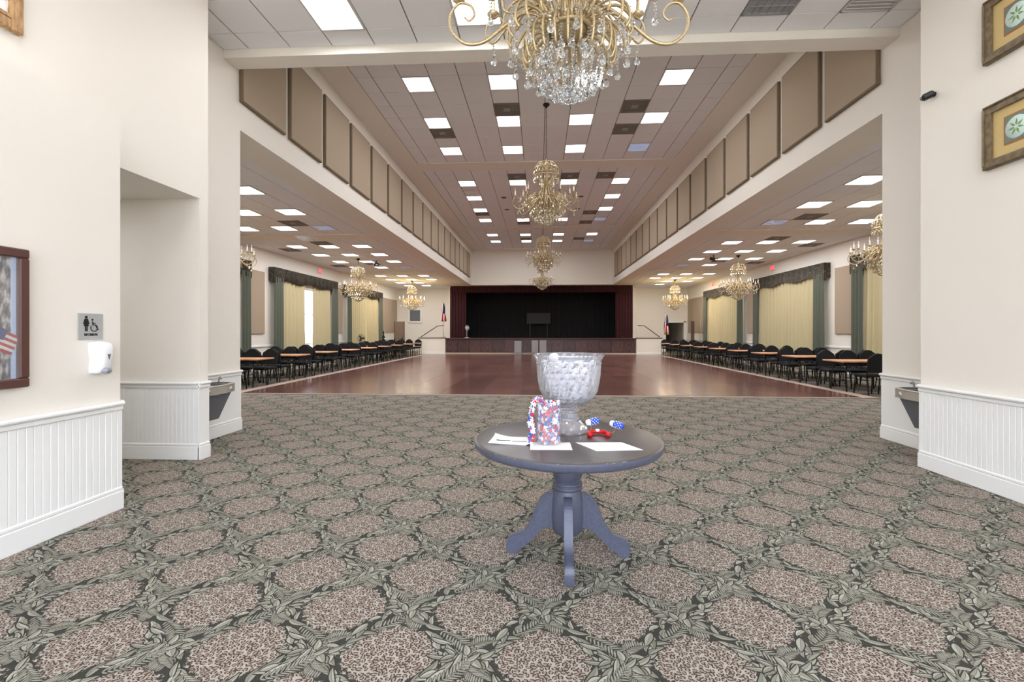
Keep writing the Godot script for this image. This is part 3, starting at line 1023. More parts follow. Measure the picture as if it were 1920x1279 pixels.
# ---------------------------------------------------------------- stage
func build_stage() -> void:
	var o := thing("stage", "long dark wood panelled stage platform before the black backdrop", "stage", P(0, 0, 28.3))
	part(o, "deck", box(Vector3(11.9, 0.06, 5.9), 0.01), M.stage_wood_1, P(0, 0.975, 2.95))
	part(o, "base", box(Vector3(11.8, 0.94, 5.6)), M.stage_wood_0, P(0, 0.472, 3.0))
	var n := 16
	for i in n:
		var w := 11.84 / n
		part(o, "front_panel", box(Vector3(w - 0.012, 0.80, 0.03), 0.006), M["stage_wood_%d" % (i * 7 % 3)], P(-5.92 + (i + 0.5) * w, 0.53, 0.16))
	part(o, "front_rail", box(Vector3(11.86, 0.05, 0.05), 0.01), M.stage_wood_2, P(0, 0.93, 0.15))
	part(o, "skirting", box(Vector3(11.86, 0.10, 0.06), 0.01), M.tan_strip, P(0, 0.05, 0.13))
	# pale metal boxes along the front
	for s in [[-1.35, 0.46, 0.74], [-0.30, 0.42, 0.78], [0.20, 0.44, 0.78]]:
		var p := thing("metal_cabinet", "pale brushed metal cabinet standing against the stage front", "cabinet", P(s[0], 0.0, 28.27), 0.0, "metal cabinets at the stage front")
		part(p, "body", box(Vector3(s[1], s[2], 0.16), 0.015), M.satin_metal, P(0, 0.10 + s[2] / 2, 0))
		part(p, "door", box(Vector3(s[1] - 0.06, s[2] - 0.08, 0.012), 0.004), M.satin_metal, P(0, 0.10 + s[2] / 2, -0.085))
		part(p, "foot", box(Vector3(s[1] - 0.08, 0.10, 0.12)), M.aluminium, P(0, 0.05, 0))
	# curtains
	var nf := Vector3(0, 0, 1)
	var c := part(self, "stage_curtain", drape(P(-6.04, 0, 30.4), Vector3.RIGHT, nf, 1.10, 1.01, 4.40, 0.19, 0.05, 3), M.maroon_velvet)
	tag(c, "maroon velvet side curtain beside the stage fan", "curtain")
	c = part(self, "stage_curtain", drape(P(5.0, 0, 30.4), Vector3.RIGHT, nf, 1.14, 1.01, 4.40, 0.19, 0.05, 5), M.maroon_velvet)
	tag(c, "maroon velvet side curtain at the stage end nearer the dark doorway", "curtain")
	c = part(self, "stage_valance", drape(P(-5.95, 0, 30.25), Vector3.RIGHT, nf, 12.0, 4.02, 4.472, 0.17, 0.035, 6), M.maroon_velvet)
	tag(c, "dark maroon pleated valance across the top of the stage", "valance")
	c = part(self, "stage_backdrop", drape(P(-6.0, 0, 32.2), Vector3.RIGHT, nf, 12.1, 1.01, 4.44, 0.33, 0.03, 8), M.black_velvet)
	tag(c, "black backdrop curtain closing the rear of the stage", "curtain")
	var sc := thing("grey_board", "dim grey board standing before the black backdrop", "screen", P(-0.08, 1.005, 31.9))  # grey board added for a faint rectangle on the backdrop curtain
	part(sc, "board", box(Vector3(1.66, 0.75, 0.03), 0.006), M.dim_grey_board, Vector3(0, 1.34, 0))
	for x in [-0.6, 0.6]:
		part(sc, "leg", box(Vector3(0.04, 1.0, 0.03)), M.black_metal, Vector3(x, 0.50, -0.02))
		part(sc, "foot", box(Vector3(0.05, 0.03, 0.4)), M.black_metal, Vector3(x, 0.015, -0.02))
	pedestal_fan("pale pedestal fan standing on the stage by the maroon curtain", P(-4.75, 1.005, 29.5), 0.82, 0.16, M.bright_white, 0.7)
	# stair boxes beside the stage, each with a handrail
	for side: int in [-1, 1]:
		var x0 := -5.96 if side < 0 else 5.96
		var x1 := -7.68 if side < 0 else 7.55
		var where := "below the wall opening" if side < 0 else "beside the flag by the dark doorway"
		var b := thing("stair_box", "cream stair enclosure at the stage %s" % where, "stairs", P((x0 + x1) / 2, 0, 28.6))
		var w := absf(x1 - x0)
		part(b, "front_wall", box(Vector3(w, 1.0, 0.12), 0.004), M.wall_paint, P(0, 0.5, 0))
		part(b, "cap", box(Vector3(w + 0.04, 0.04, 0.2), 0.008), M.stage_wood_2, P(0, 1.02, 0))
		part(b, "baseboard", box(Vector3(w, 0.14, 0.02), 0.004), M.white_paint, P(0, 0.07, -0.07))
		for k in 5:
			part(b, "step", box(Vector3(0.3, 0.19 * (k + 1), 1.6)), M.stage_wood_1, P(-side * (-w / 2 + 0.2 + 0.3 * k), 0.095 * (k + 1), 0.92))
		var r := thing("stair_handrail", "thin sloping handrail rising to the stage %s" % where, "handrail", P((x0 + x1) / 2, 1.04, 28.6))
		var a := -side * (-w / 2 + 0.12)
		var e := -side * (w / 2 - 0.52)
		var f := -side * (w / 2 - 0.1)
		part(r, "rail", tube([Vector3(a, 0.035, 0), Vector3(e, 0.74, 0), Vector3(f, 0.76, 0)], 0.026, 8), M.stage_wood_2)
		part(r, "post", tube([Vector3(f, 0, 0), Vector3(f, 0.76, 0)], 0.018, 8), M.wall_paint)
	# flags on poles
	flag("furled flag on a pole at the stage corner by the handrail", P(-6.2, 1.04, 28.95), 2.35, 1.15)
	flag("furled striped flag on a floor stand beside the dark doorway", P(7.83, 0, 28.7), 2.65, 1.25)

func flag(label: String, at: Vector3, h: float, drop: float) -> void:
	var o := thing("flag", label, "flag", at)
	part(o, "base", lathe([Vector2(0, 0.06), Vector2(0.05, 0.06), Vector2(0.13, 0.02), Vector2(0.13, 0.0), Vector2(0, 0)], 18), M.brass)
	part(o, "pole", tube([Vector3(0, 0.03, 0), Vector3(0, h - 0.12, 0)], 0.014, 8), M.oak)
	part(o, "finial", lathe([Vector2(0, h), Vector2(0.022, h - 0.06), Vector2(0.01, h - 0.12), Vector2(0.02, h - 0.13), Vector2(0, h - 0.14)], 10), M.brass)
	var top := h - 0.16
	var n := 9
	for k in n:
		# the hanging cloth falls in stripes round the pole
		var a := TAU * k / n
		var pts := []
		for j in 8:
			var v := j / 7.0
			var rr := lerpf(0.03, 0.13, pow(v, 0.7)) * (1.0 + 0.25 * sin(v * 7.0 + k))
			pts.append(Vector3(cos(a + 0.5 * v) * rr + 0.02, top - drop * v, sin(a + 0.5 * v) * rr))
		var m: Material = M.flag_red if k % 2 == 0 else M.flag_white
		if k in [0, 1, 2]:
			part(o, "union_fold", tube(pts.slice(0, 5), 0.022, 6, 0.04), M.flag_blue)
			part(o, "stripe", tube(pts.slice(4), 0.04, 6, 0.034), m)
		else:
			part(o, "stripe", tube(pts, 0.022, 6, 0.036), m)

func pedestal_fan(label: String, at: Vector3, h: float, r: float, m: Material, turn: float) -> void:
	var o := thing("pedestal_fan", label, "fan", at, turn)
	part(o, "base", lathe([Vector2(0, 0.03), Vector2(0.04, 0.03), Vector2(0.17, 0.012), Vector2(0.17, 0), Vector2(0, 0)], 20), m)
	part(o, "pole", tube([Vector3(0, 0.02, 0), Vector3(0, h - r, 0)], 0.014, 8), m)
	part(o, "motor", lathe([Vector2(0, -0.09), Vector2(0.05, -0.08), Vector2(0.06, -0.02), Vector2(0.03, 0.02), Vector2(0, 0.02)], 14), m, Vector3(0, h - r, 0), Vector3(PI / 2, 0, 0))
	var cage := begin(true)
	for k in 5:
		var rr := r * (k + 1) / 5.0
		var ring := []
		for i in 24:
			ring.append(Vector3(cos(TAU * i / 24) * rr, sin(TAU * i / 24) * rr, 0.08 - 0.05 * k / 4.0))
		add_tube(cage, ring, 0.005, 4, -1, true)
	for i in 16:
		var a := TAU * i / 16
		add_tube(cage, [Vector3(0, 0, 0.085), Vector3(cos(a) * r, sin(a) * r, 0.03)], 0.0025, 4)
		add_tube(cage, [Vector3(cos(a) * r, sin(a) * r, 0.03), Vector3(0, 0, -0.05)], 0.0025, 4)
	part(o, "cage", done(cage), m, Vector3(0, h - r, 0))
	for i in 3:
		var bl := PackedVector2Array()
		for q in 9:
			var u := q / 8.0
			bl.append(Vector2(0.02 + (r - 0.04) * u, 0.05 * sin(u * PI)))
		for q in 9:
			var u := 1.0 - q / 8.0
			bl.append(Vector2(0.02 + (r - 0.04) * u, -0.03 * sin(u * PI) - 0.001))
		part(o, "blade", prism(bl, 0.004), m, Vector3(0, h - r, 0.03), Vector3(0, 0, TAU * i / 3))

# ---------------------------------------------------------------- side walls
func build_side_walls() -> void:
	var wp: Material = M.wall_paint
	var wins := [[10.6, 14.7], [17.4, 21.5], [23.9, 28.0]]
	for side: int in [-1, 1]:
		var xf := WL if side < 0 else WR
		var xo := xf + side * 0.3
		var st := begin()
		add_block(st, xf, xo, 0, 0.45, 6.3, 32.6)
		add_block(st, xf, xo, 3.35, 4.9, 6.3, 32.6)
		var z := 6.3
		for w in wins:
			add_block(st, xf, xo, 0.45, 3.35, z, w[0])
			z = w[1]
		add_block(st, xf, xo, 0.45, 3.35, z, 32.6)
		struct("wall_outer_left" if side < 0 else "wall_outer_right", done(st), M.wall_paint)
		# chair rail and baseboard
		var tr := begin()
		var d := -side
		add_block(tr, xf, xf + d * 0.04, 0.86, 0.93, 6.5, 32.5, 0.01)
		add_block(tr, xf, xf + d * 0.025, 0.0, 0.16, 6.5, 32.5, 0.006)
		struct("trim_rail_left" if side < 0 else "trim_rail_right", done(tr), M.white_paint)
		var aisle := "in the parted-curtain aisle" if side < 0 else "in the dark-doorway aisle"
		for i in 3:
			var w: Array = wins[i]
			# window: frame, mullions, panes
			var fr := begin()
			var xm := xf + side * 0.12
			for zz in [w[0] + 0.04, (w[0] + w[1]) / 2, w[1] - 0.04]:
				add_block(fr, xm - 0.04, xm + 0.04, 0.45, 3.35, zz - 0.04, zz + 0.04)
			for yy in [0.49, 2.2, 3.31]:
				add_block(fr, xm - 0.035, xm + 0.035, yy - 0.04, yy + 0.04, w[0], w[1])
			var wn := struct("window_%d" % (2 + i + (3 if side > 0 else 0)), done(fr), M.white_paint)
			for k in 2:
				var za: float = w[0] + 0.08 + k * (w[1] - w[0]) / 2 - 0.04 * k
				var zb: float = za + (w[1] - w[0]) / 2 - 0.12
				part(wn, "pane", box(Vector3(0.006, 1.63, zb - za)), M.window_glass, P(xm, 1.345, (za + zb) / 2))
				part(wn, "pane", box(Vector3(0.006, 1.03, zb - za)), M.window_glass, P(xm, 2.755, (za + zb) / 2))
			var xc := xf - side * 0.14
			var along := Vector3(0, 0, -1)
			var nrm := Vector3(-side, 0, 0)
			var name_w: String = ["nearest the lobby", "midway", "nearest the stage"][i]
			# cream sheers, green side drapes, printed valance
			var spans := [[w[0] - 0.05, w[1] + 0.15]]
			if side < 0 and i == 1:
				spans = [[17.3, 19.15], [19.86, 21.55]]
			elif side < 0:
				spans = [[w[0] - 0.05, (w[0] + w[1]) / 2 - 0.03], [(w[0] + w[1]) / 2 + 0.05, w[1] + 0.12]]
			for k in spans.size():
				var s: Array = spans[k]
				var c := part(self, "cream_curtain", drape(P(xc, 0, s[0]), along, nrm, s[1] - s[0], 0.06, 3.52, 0.27, 0.062, 100 + i * 7 + k + side), M.cream_curtain)
				var which := "" if spans.size() == 1 else (" half toward the lobby" if k == 0 else " half toward the stage")
				tag(c, "cream curtain%s, window %s, %s" % [which, name_w, aisle], "curtain")
			for k in 2:
				var za: float = w[0] - 0.62 if k == 0 else w[1] + 0.1
				var c := part(self, "green_drape", drape(P(xc - side * 0.1, 0, za), along, nrm, 0.52, 0.04, 3.52, 0.15, 0.05, 200 + i * 5 + k + side), M.green_curtain)
				tag(c, "sage green drape, %s side of window %s, %s" % ["lobby" if k == 0 else "stage", name_w, aisle], "curtain")
			var v := thing("window_valance", "dark printed scalloped valance, window %s, %s" % [name_w, aisle], "valance", P(xf, 0, 0))
			valance(v, side, w[0] - 0.65, w[1] + 0.68)
		# tan acoustic wall panels between the windows
		var pans := [[15.31, 16.45], [22.1, 23.14], [28.74, 29.62], [29.76, 31.08], [31.22, 32.2]]
		for i in pans.size():
			var p: Array = pans[i]
			var desc: String = ["between the two windows nearer the lobby", "between the two windows nearer the stage", "just past the last window", "second before the end wall", "last before the end wall"][i]
			var o := part(self, "wall_panel", box(Vector3(0.05, 2.30, p[1] - p[0]), 0.012), M.acoustic_fabric, P(xf - side * 0.025, 2.50, (p[0] + p[1]) / 2))
			tag(o, "tall tan fabric wall panel %s %s" % [desc, aisle], "wall panel")
		# exit signs
		for z2 in ([20.7] if side < 0 else [20.7, 27.6]):
			var o := thing("exit_sign", "glowing red exit sign high on the wall %s%s" % [aisle, "" if side < 0 else (" above the midway window" if z2 < 25 else " near the stage")], "sign", P(xf - side * 0.03, 4.25, z2))
			part(o, "housing", box(Vector3(0.05, 0.24, 0.34), 0.01), M.bright_white)
			part(o, "face", box(Vector3(0.008, 0.19, 0.30)), M.exit_red, Vector3(-side * 0.028, 0, 0))
			var tm := text("EXIT", 0.15, 0.006)
			part(o, "lettering", tm, M.bright_white, Vector3(-side * 0.034, 0, 0), Vector3(0, -side * PI / 2, 0))
	# acoustic panels on the beams
	for side: int in [-1, 1]:
		var xf := XL if side < 0 else XR
		for i in 17:
			var z0 := 6.47 + 1.3 * i
			var o := thing("beam_panel", "%s tan acoustic panel from the lobby on the beam over the %s aisle" % [ORD[i], "parted-curtain" if side < 0 else "dark-doorway"], "wall panel", P(xf - side * 0.028, 5.56, z0 + 0.58), 0.0, "acoustic panels on the %s beam" % ("left" if side < 0 else "right"))
			part(o, "core", box(Vector3(0.05, 1.47, 1.16), 0.008), M.panel_edge)
			part(o, "fabric_face", box(Vector3(0.012, 1.42, 1.11), 0.005), M.acoustic_fabric, Vector3(-side * 0.027, 0, 0))
	# opening with a shutter in the left end wall, door leaves
	var wd := setting("window_8")
	var st2 := begin()
	for e in [[-9.52, -9.38, 2.1, 3.0], [-8.62, -8.48, 2.1, 3.0], [-9.52, -8.48, 2.96, 3.08], [-9.52, -8.48, 2.04, 2.17]]:
		add_block(st2, e[0], e[1], e[2], e[3], 32.42, 32.5, 0.01)
	part(wd, "window_frame", done(st2), M.white_paint)
	part(wd, "pane", box(Vector3(0.8, 0.85, 0.02)), M.grey_enamel, P(-9.0, 2.56, 32.48))
	for s in [[-9.35, 29.9, "by the clutter of dark plants in the parted-curtain aisle", 0.12], [9.75, 29.6, "in the dark-doorway aisle", 1.1]]:
		var dl := thing("open_door", "tan door leaf standing open " + s[2], "door", P(s[0], 0, s[1]), s[3])
		part(dl, "leaf", box(Vector3(0.64 if s[0] < 0 else 0.9, 2.08, 0.05), 0.006), M.door_tan, Vector3(0, 1.05, 0))
		part(dl, "edge_strip", box(Vector3(0.05, 2.1, 0.07), 0.006), M.red_brown_wood, Vector3(-0.32 if s[0] < 0 else -0.45, 1.05, 0))
		part(dl, "edge_strip", box(Vector3(0.05, 2.1, 0.07), 0.006), M.red_brown_wood, Vector3(0.32 if s[0] < 0 else 0.45, 1.05, 0))
		part(dl, "handle", tube([Vector3(0.22, 1.0, 0.03), Vector3(0.22, 1.0, 0.08), Vector3(0.12, 1.0, 0.08)], 0.012, 6), M.brass)

func valance(o: Node3D, side: int, z0: float, z1: float) -> void:
	var st := begin(true)
	var n := 60
	var L := z1 - z0
	var d := 0.24
	var pts := []
	for i in n + 1:
		var u := float(i) / n
		var sc := 0.5 - 0.5 * cos(u * TAU * 3.0)
		pts.append([z0 + L * u, 3.40 - 0.10 * (1.0 - sc) + 0.07 * sin(PI * u), 0.02 * sin(u * TAU * 14.0)])
	for i in n:
		var a: Array = pts[i]
		var b: Array = pts[i + 1]
		var xa: float = -side * (d + a[2])
		var xb: float = -side * (d + b[2])
		for back in 2:
			var off := 0.0 if back == 0 else side * 0.02
			var q := [P(xa + off, a[1], a[0]), P(xb + off, b[1], b[0]), P(xb + off, 3.88, b[0]), P(xa + off, 3.88, a[0])]
			if (side > 0) == (back == 0):
				q.reverse()
			quad(st, q[0], q[1], q[2], q[3])
		quad(st, P(xa, a[1], a[0]), P(xa + side * 0.02, a[1], a[0]), P(xb + side * 0.02, b[1], b[0]), P(xb, b[1], b[0]))
	part(o, "front_cloth", done(st), M.valance_print)
	part(o, "top_board", box(Vector3(d, 0.025, L)), M.valance_print, P(-side * d / 2, 3.88, (z0 + z1) / 2))
	for z in [z0, z1]:
		part(o, "end_return", box(Vector3(d, 0.52, 0.02)), M.valance_print, P(-side * d / 2, 3.625, z))

func text(s: String, size: float, depth: float) -> TextMesh:
	var f := SystemFont.new()
	f.font_names = PackedStringArray(["Droid Sans"])
	f.font_weight = 700
	var tm := TextMesh.new()
	tm.font = f
	tm.text = s
	tm.font_size = 64
	tm.pixel_size = size / 50.0
	tm.depth = depth
	return tm

# ---------------------------------------------------------------- chandeliers
func add_bead(st: SurfaceTool, at: Vector3, r: float, h: float) -> void:
	var top := at + Vector3(0, h, 0)
	var bot := at - Vector3(0, h, 0)
	for k in 6:
		var a := TAU * k / 6
		var b := TAU * (k + 1) / 6
		var p := at + Vector3(cos(a) * r, 0, sin(a) * r)
		var q := at + Vector3(cos(b) * r, 0, sin(b) * r)
		tri(st, p, top, q)
		tri(st, q, bot, p)

func add_drop(st: SurfaceTool, at: Vector3, r: float, h: float) -> void:
	add_lathe(st, [Vector2(0, -h), Vector2(r * 0.75, -h * 0.84), Vector2(r, -h * 0.62), Vector2(r * 0.62, -h * 0.3), Vector2(r * 0.18, 0), Vector2(0, 0.004)], 8, Transform3D(Basis(), at))

func add_strand(st: SurfaceTool, at: Vector3, n: int, br: float, drop_r: float, drop_h: float) -> void:
	for k in n:
		add_bead(st, at - Vector3(0, (k + 0.5) * br * 2.1, 0), br, br * 0.95)
	add_drop(st, at - Vector3(0, n * br * 2.1, 0), drop_r, drop_h)

func add_garland(st: SurfaceTool, a: Vector3, b: Vector3, sag: float, n: int, br: float) -> void:
	for k in n + 1:
		var u := float(k) / n
		add_bead(st, a.lerp(b, u) - Vector3(0, sag * 4.0 * u * (1.0 - u), 0), br, br)

# origin at the lowest crystal; the body is 1.55 tall and 1.56 across
func make_chandelier(o: Node3D, fine: bool, top_h: float, lit := false) -> void:
	var g: Material = M.antique_gold
	var cr: Material = M.crystal if fine else M.faceted_crystal
	# central stem and crown
	part(o, "stem", lathe([Vector2(0, 0.42), Vector2(0.05, 0.43), Vector2(0.11, 0.46), Vector2(0.14, 0.50), Vector2(0.07, 0.56), Vector2(0.035, 0.62), Vector2(0.035, 1.0), Vector2(0.06, 1.04), Vector2(0.03, 1.10), Vector2(0.03, 1.3), Vector2(0.05, 1.42), Vector2(0.02, 1.5), Vector2(0, 1.56)], 16), g)
	for r in [[0.145, 0.46, 0.016], [0.265, 1.20, 0.013], [0.29, 1.14, 0.012], [0.27, 1.32, 0.011], [0.18, 1.44, 0.012]]:
		var ring := []
		for i in 32:
			ring.append(Vector3(cos(TAU * i / 32) * r[0], r[1], sin(TAU * i / 32) * r[0]))
		part(o, "hoop", tube(ring, r[2], 6, -1, true), g)
	# ribs of the neck and of the crown
	var collar := lathe([Vector2(0, -0.012), Vector2(0.010, -0.006), Vector2(0.012, 0.004), Vector2(0.006, 0.016), Vector2(0, 0.018)], 8)
	var neck := tube(curve([Vector3(0.13, 0.50, 0), Vector3(0.20, 0.62, 0), Vector3(0.12, 0.80, 0), Vector3(0.085, 0.95, 0), Vector3(0.16, 1.08, 0), Vector3(0.265, 1.20, 0), Vector3(0.265, 1.32, 0), Vector3(0.19, 1.43, 0), Vector3(0.07, 1.48, 0)]), 0.010, 5)
	var rib := tube(curve([Vector3(0.14, 0.47, 0), Vector3(0.19, 0.56, 0), Vector3(0.30, 0.58, 0), Vector3(0.385, 0.50, 0), Vector3(0.40, 0.41, 0), Vector3(0.375, 0.37, 0)]), 0.0115, 6, 0.008)
	var low := tube(curve([Vector3(0.145, 0.47, 0), Vector3(0.22, 0.47, 0), Vector3(0.285, 0.41, 0), Vector3(0.30, 0.32, 0), Vector3(0.285, 0.25, 0), Vector3(0.262, 0.235, 0)]), 0.0115, 6, 0.007)
	for k in 12:
		part(o, "neck_rib", neck, g, Vector3.ZERO, Vector3(0, TAU * (k + 0.5) / 12, 0))
	var mid_rib := tube(curve([Vector3(0.14, 0.50, 0), Vector3(0.21, 0.66, 0), Vector3(0.33, 0.72, 0), Vector3(0.425, 0.64, 0), Vector3(0.43, 0.55, 0), Vector3(0.39, 0.53, 0)]), 0.0115, 6, 0.007)
	for k in 24:
		part(o, "rib", rib, g, Vector3.ZERO, Vector3(0, TAU * k / 24, 0))
	for k in 24:
		part(o, "low_rib", low, g, Vector3.ZERO, Vector3(0, TAU * (k + 0.5) / 24, 0))
	for k in 16:
		part(o, "mid_rib", mid_rib, g, Vector3.ZERO, Vector3(0, TAU * (k + 0.5) / 16, 0))
	for k in 24:
		part(o, "collar_bead", collar, g, Vector3(cos(TAU * k / 24) * 0.15, 0.475, sin(TAU * k / 24) * 0.15))
	# scroll arms with candles
	var big := tube(curve([Vector3(0.16, 0.66, 0), Vector3(0.28, 0.60, 0), Vector3(0.42, 0.50, 0), Vector3(0.55, 0.40, 0), Vector3(0.67, 0.385, 0), Vector3(0.76, 0.46, 0), Vector3(0.775, 0.56, 0), Vector3(0.72, 0.645, 0), Vector3(0.645, 0.635, 0), Vector3(0.615, 0.575, 0), Vector3(0.65, 0.535, 0), Vector3(0.68, 0.555, 0)], 6), 0.0135, 6, 0.006)
	var inner := tube(curve([Vector3(0.15, 0.70, 0), Vector3(0.30, 0.68, 0), Vector3(0.44, 0.60, 0), Vector3(0.54, 0.52, 0), Vector3(0.60, 0.58, 0), Vector3(0.585, 0.67, 0), Vector3(0.51, 0.70, 0), Vector3(0.47, 0.645, 0), Vector3(0.50, 0.61, 0)], 5), 0.010, 5, 0.005)
	var cup := lathe([Vector2(0, -0.03), Vector2(0.02, -0.028), Vector2(0.045, -0.005), Vector2(0.042, 0.0), Vector2(0.014, 0.004), Vector2(0, 0.004)], 12)
	var sleeve := lathe([Vector2(0.0125, 0), Vector2(0.0125, 0.10), Vector2(0, 0.10)], 10)
	var bulb := lathe([Vector2(0.007, 0), Vector2(0.014, 0.02), Vector2(0.010, 0.05), Vector2(0, 0.075)], 8)
	for k in (4 if fine else 8):
		var a := TAU * k / (4 if fine else 8)
		var arm := part(o, "scroll_arm", big, g, Vector3.ZERO, Vector3(0, a, 0))
		part(arm, "candle_cup", cup, g, Vector3(0.72, 0.68, 0))
		part(arm, "candle", sleeve, M.candle_sleeve, Vector3(0.72, 0.68, 0))
		part(arm, "bulb", bulb, M.lit_bulb if lit else M.clear_bulb, Vector3(0.72, 0.78, 0))
	for k in 8:
		var a := TAU * k / 8
		var a2 := part(o, "inner_arm", inner, g, Vector3.ZERO, Vector3(0, a + PI / 8, 0))
		part(a2, "candle_cup", cup, g, Vector3(0.545, 0.725, 0))
		part(a2, "candle", sleeve, M.candle_sleeve, Vector3(0.545, 0.725, 0))
		part(a2, "bulb", bulb, M.lit_bulb if lit else M.clear_bulb, Vector3(0.545, 0.825, 0))
	# crystals
	var tiers := []              # radius, height, count, beads, bead radius, drop radius, drop height, phase
	tiers.append([0.378, 0.375, 16 if fine else 24, 4, 0.010, 0.023, 0.065, 0.0])
	tiers.append([0.265, 0.235, 12 if fine else 24, 2, 0.0095, 0.021, 0.06, 0.5])
	tiers.append([0.145, 0.44, 14, 5, 0.0095, 0.024, 0.07, 0.5])
	tiers.append([0.29, 1.14, 20, 3, 0.010, 0.021, 0.065, 0.0])
	tiers.append([0.285, 1.31, 20, 2, 0.010, 0.019, 0.055, 0.5])
	tiers.append([0.20, 1.43, 14, 2, 0.010, 0.019, 0.055, 0.0])
	tiers.append([0.54, 0.51, 8, 4, 0.010, 0.021, 0.065, 0.5])
	tiers.append([0.40, 0.53, 8 if fine else 16, 3, 0.010, 0.024, 0.075, 0.5])
	if not fine:
		tiers.append([0.66, 0.375, 8, 3, 0.010, 0.021, 0.065, 0.0])
		tiers.append([0.50, 0.62, 16, 3, 0.010, 0.021, 0.06, 0.25])
		tiers.append([0.32, 0.46, 12, 4, 0.010, 0.022, 0.065, 0.25])
	for t in tiers:
		if fine:
			var st := begin()
			add_strand(st, Vector3(t[0], t[1], 0), t[3], t[4], t[5], t[6])
			var mesh := done(st)
			for k in t[2]:
				part(o, "crystal_strand", mesh, cr, Vector3.ZERO, Vector3(0, TAU * (k + t[7]) / t[2], 0))
		else:
			var st := begin()
			for k in t[2]:
				var a: float = TAU * (k + t[7]) / t[2]
				add_strand(st, Vector3(cos(a) * t[0], t[1], sin(a) * t[0]), maxi(2, t[3] - 1), t[4] * 1.25, t[5], t[6])
			part(o, "crystal_tier", done(st), cr)
	# the beaded basket under the body: hanging ropes gathered to a ball
	var n := 20 if fine else 14
	var rope := begin()
	for q in 15:
		var u := q / 14.0
		var rr := 0.205 * pow(cos(u * PI * 0.49), 0.4) + 0.012
		add_bead(rope, Vector3(rr, 0.28 - 0.225 * sin(u * PI * 0.5), 0), 0.0115, 0.012)
	var rope_mesh := done(rope)
	if fine:
		for k in n:
			part(o, "bead_rope", rope_mesh, cr, Vector3.ZERO, Vector3(0, TAU * k / n, 0))
	else:
		var st := begin()
		for k in n:
			st.append_from(rope_mesh, 0, Transform3D(Basis(Vector3.UP, TAU * k / n), Vector3.ZERO))
		part(o, "bead_basket", st.commit(), cr)
	var gs := begin()
	for k in 20:
		var a := TAU * k / 20
		var b := TAU * (k + 1) / 20
		add_garland(gs, Vector3(cos(a), 0, sin(a)) * 0.375 + Vector3(0, 0.375, 0), Vector3(cos(b), 0, sin(b)) * 0.375 + Vector3(0, 0.375, 0), 0.025, 6, 0.0075)
		add_garland(gs, Vector3(cos(a), 0, sin(a)) * 0.375 + Vector3(0, 0.37, 0), Vector3(cos(a), 0, sin(a)) * 0.215 + Vector3(0, 0.28, 0), 0.05, 9, 0.0075)
	part(o, "bead_garland", done(gs), cr)
	part(o, "bottom_ball", lathe([Vector2(0, 0), Vector2(0.03, 0.008), Vector2(0.045, 0.035), Vector2(0.035, 0.065), Vector2(0, 0.08)], 10, false), cr)
	var bp := begin()
	for k in 16:
		var a := TAU * k / 16
		add_drop(bp, Vector3(cos(a) * 0.10, 0.085, sin(a) * 0.10), 0.017, 0.05)
	for k in 18:
		var a := TAU * k / 18
		add_drop(bp, Vector3(cos(a) * 0.17, 0.125, sin(a) * 0.17), 0.018, 0.055)
	for k in 10:
		var a := TAU * k / 10
		add_drop(bp, Vector3(cos(a) * 0.055, 0.06, sin(a) * 0.055), 0.016, 0.05)
	part(o, "bottom_drops", done(bp), cr)
	# chain and ceiling rose
	var chain := begin(true)
	var y := 1.55
	var i2 := 0
	while y < top_h - 0.08:
		var link := []
		for k in 10:
			var a := TAU * k / 10
			var v := Vector3(cos(a) * 0.014, sin(a) * 0.028, 0)
			link.append((v if i2 % 2 == 0 else Vector3(0, v.y, v.x)) + Vector3(0, y, 0))
		add_tube(chain, link, 0.0042, 5, -1, true)
		y += 0.044
		i2 += 1
	part(o, "chain", done(chain), M.dark_bronze)
	part(o, "ceiling_rose", lathe([Vector2(0, top_h - 0.10), Vector2(0.015, top_h - 0.09), Vector2(0.03, top_h - 0.06), Vector2(0.075, top_h - 0.03), Vector2(0.08, top_h), Vector2(0, top_h)], 18), M.dark_bronze)

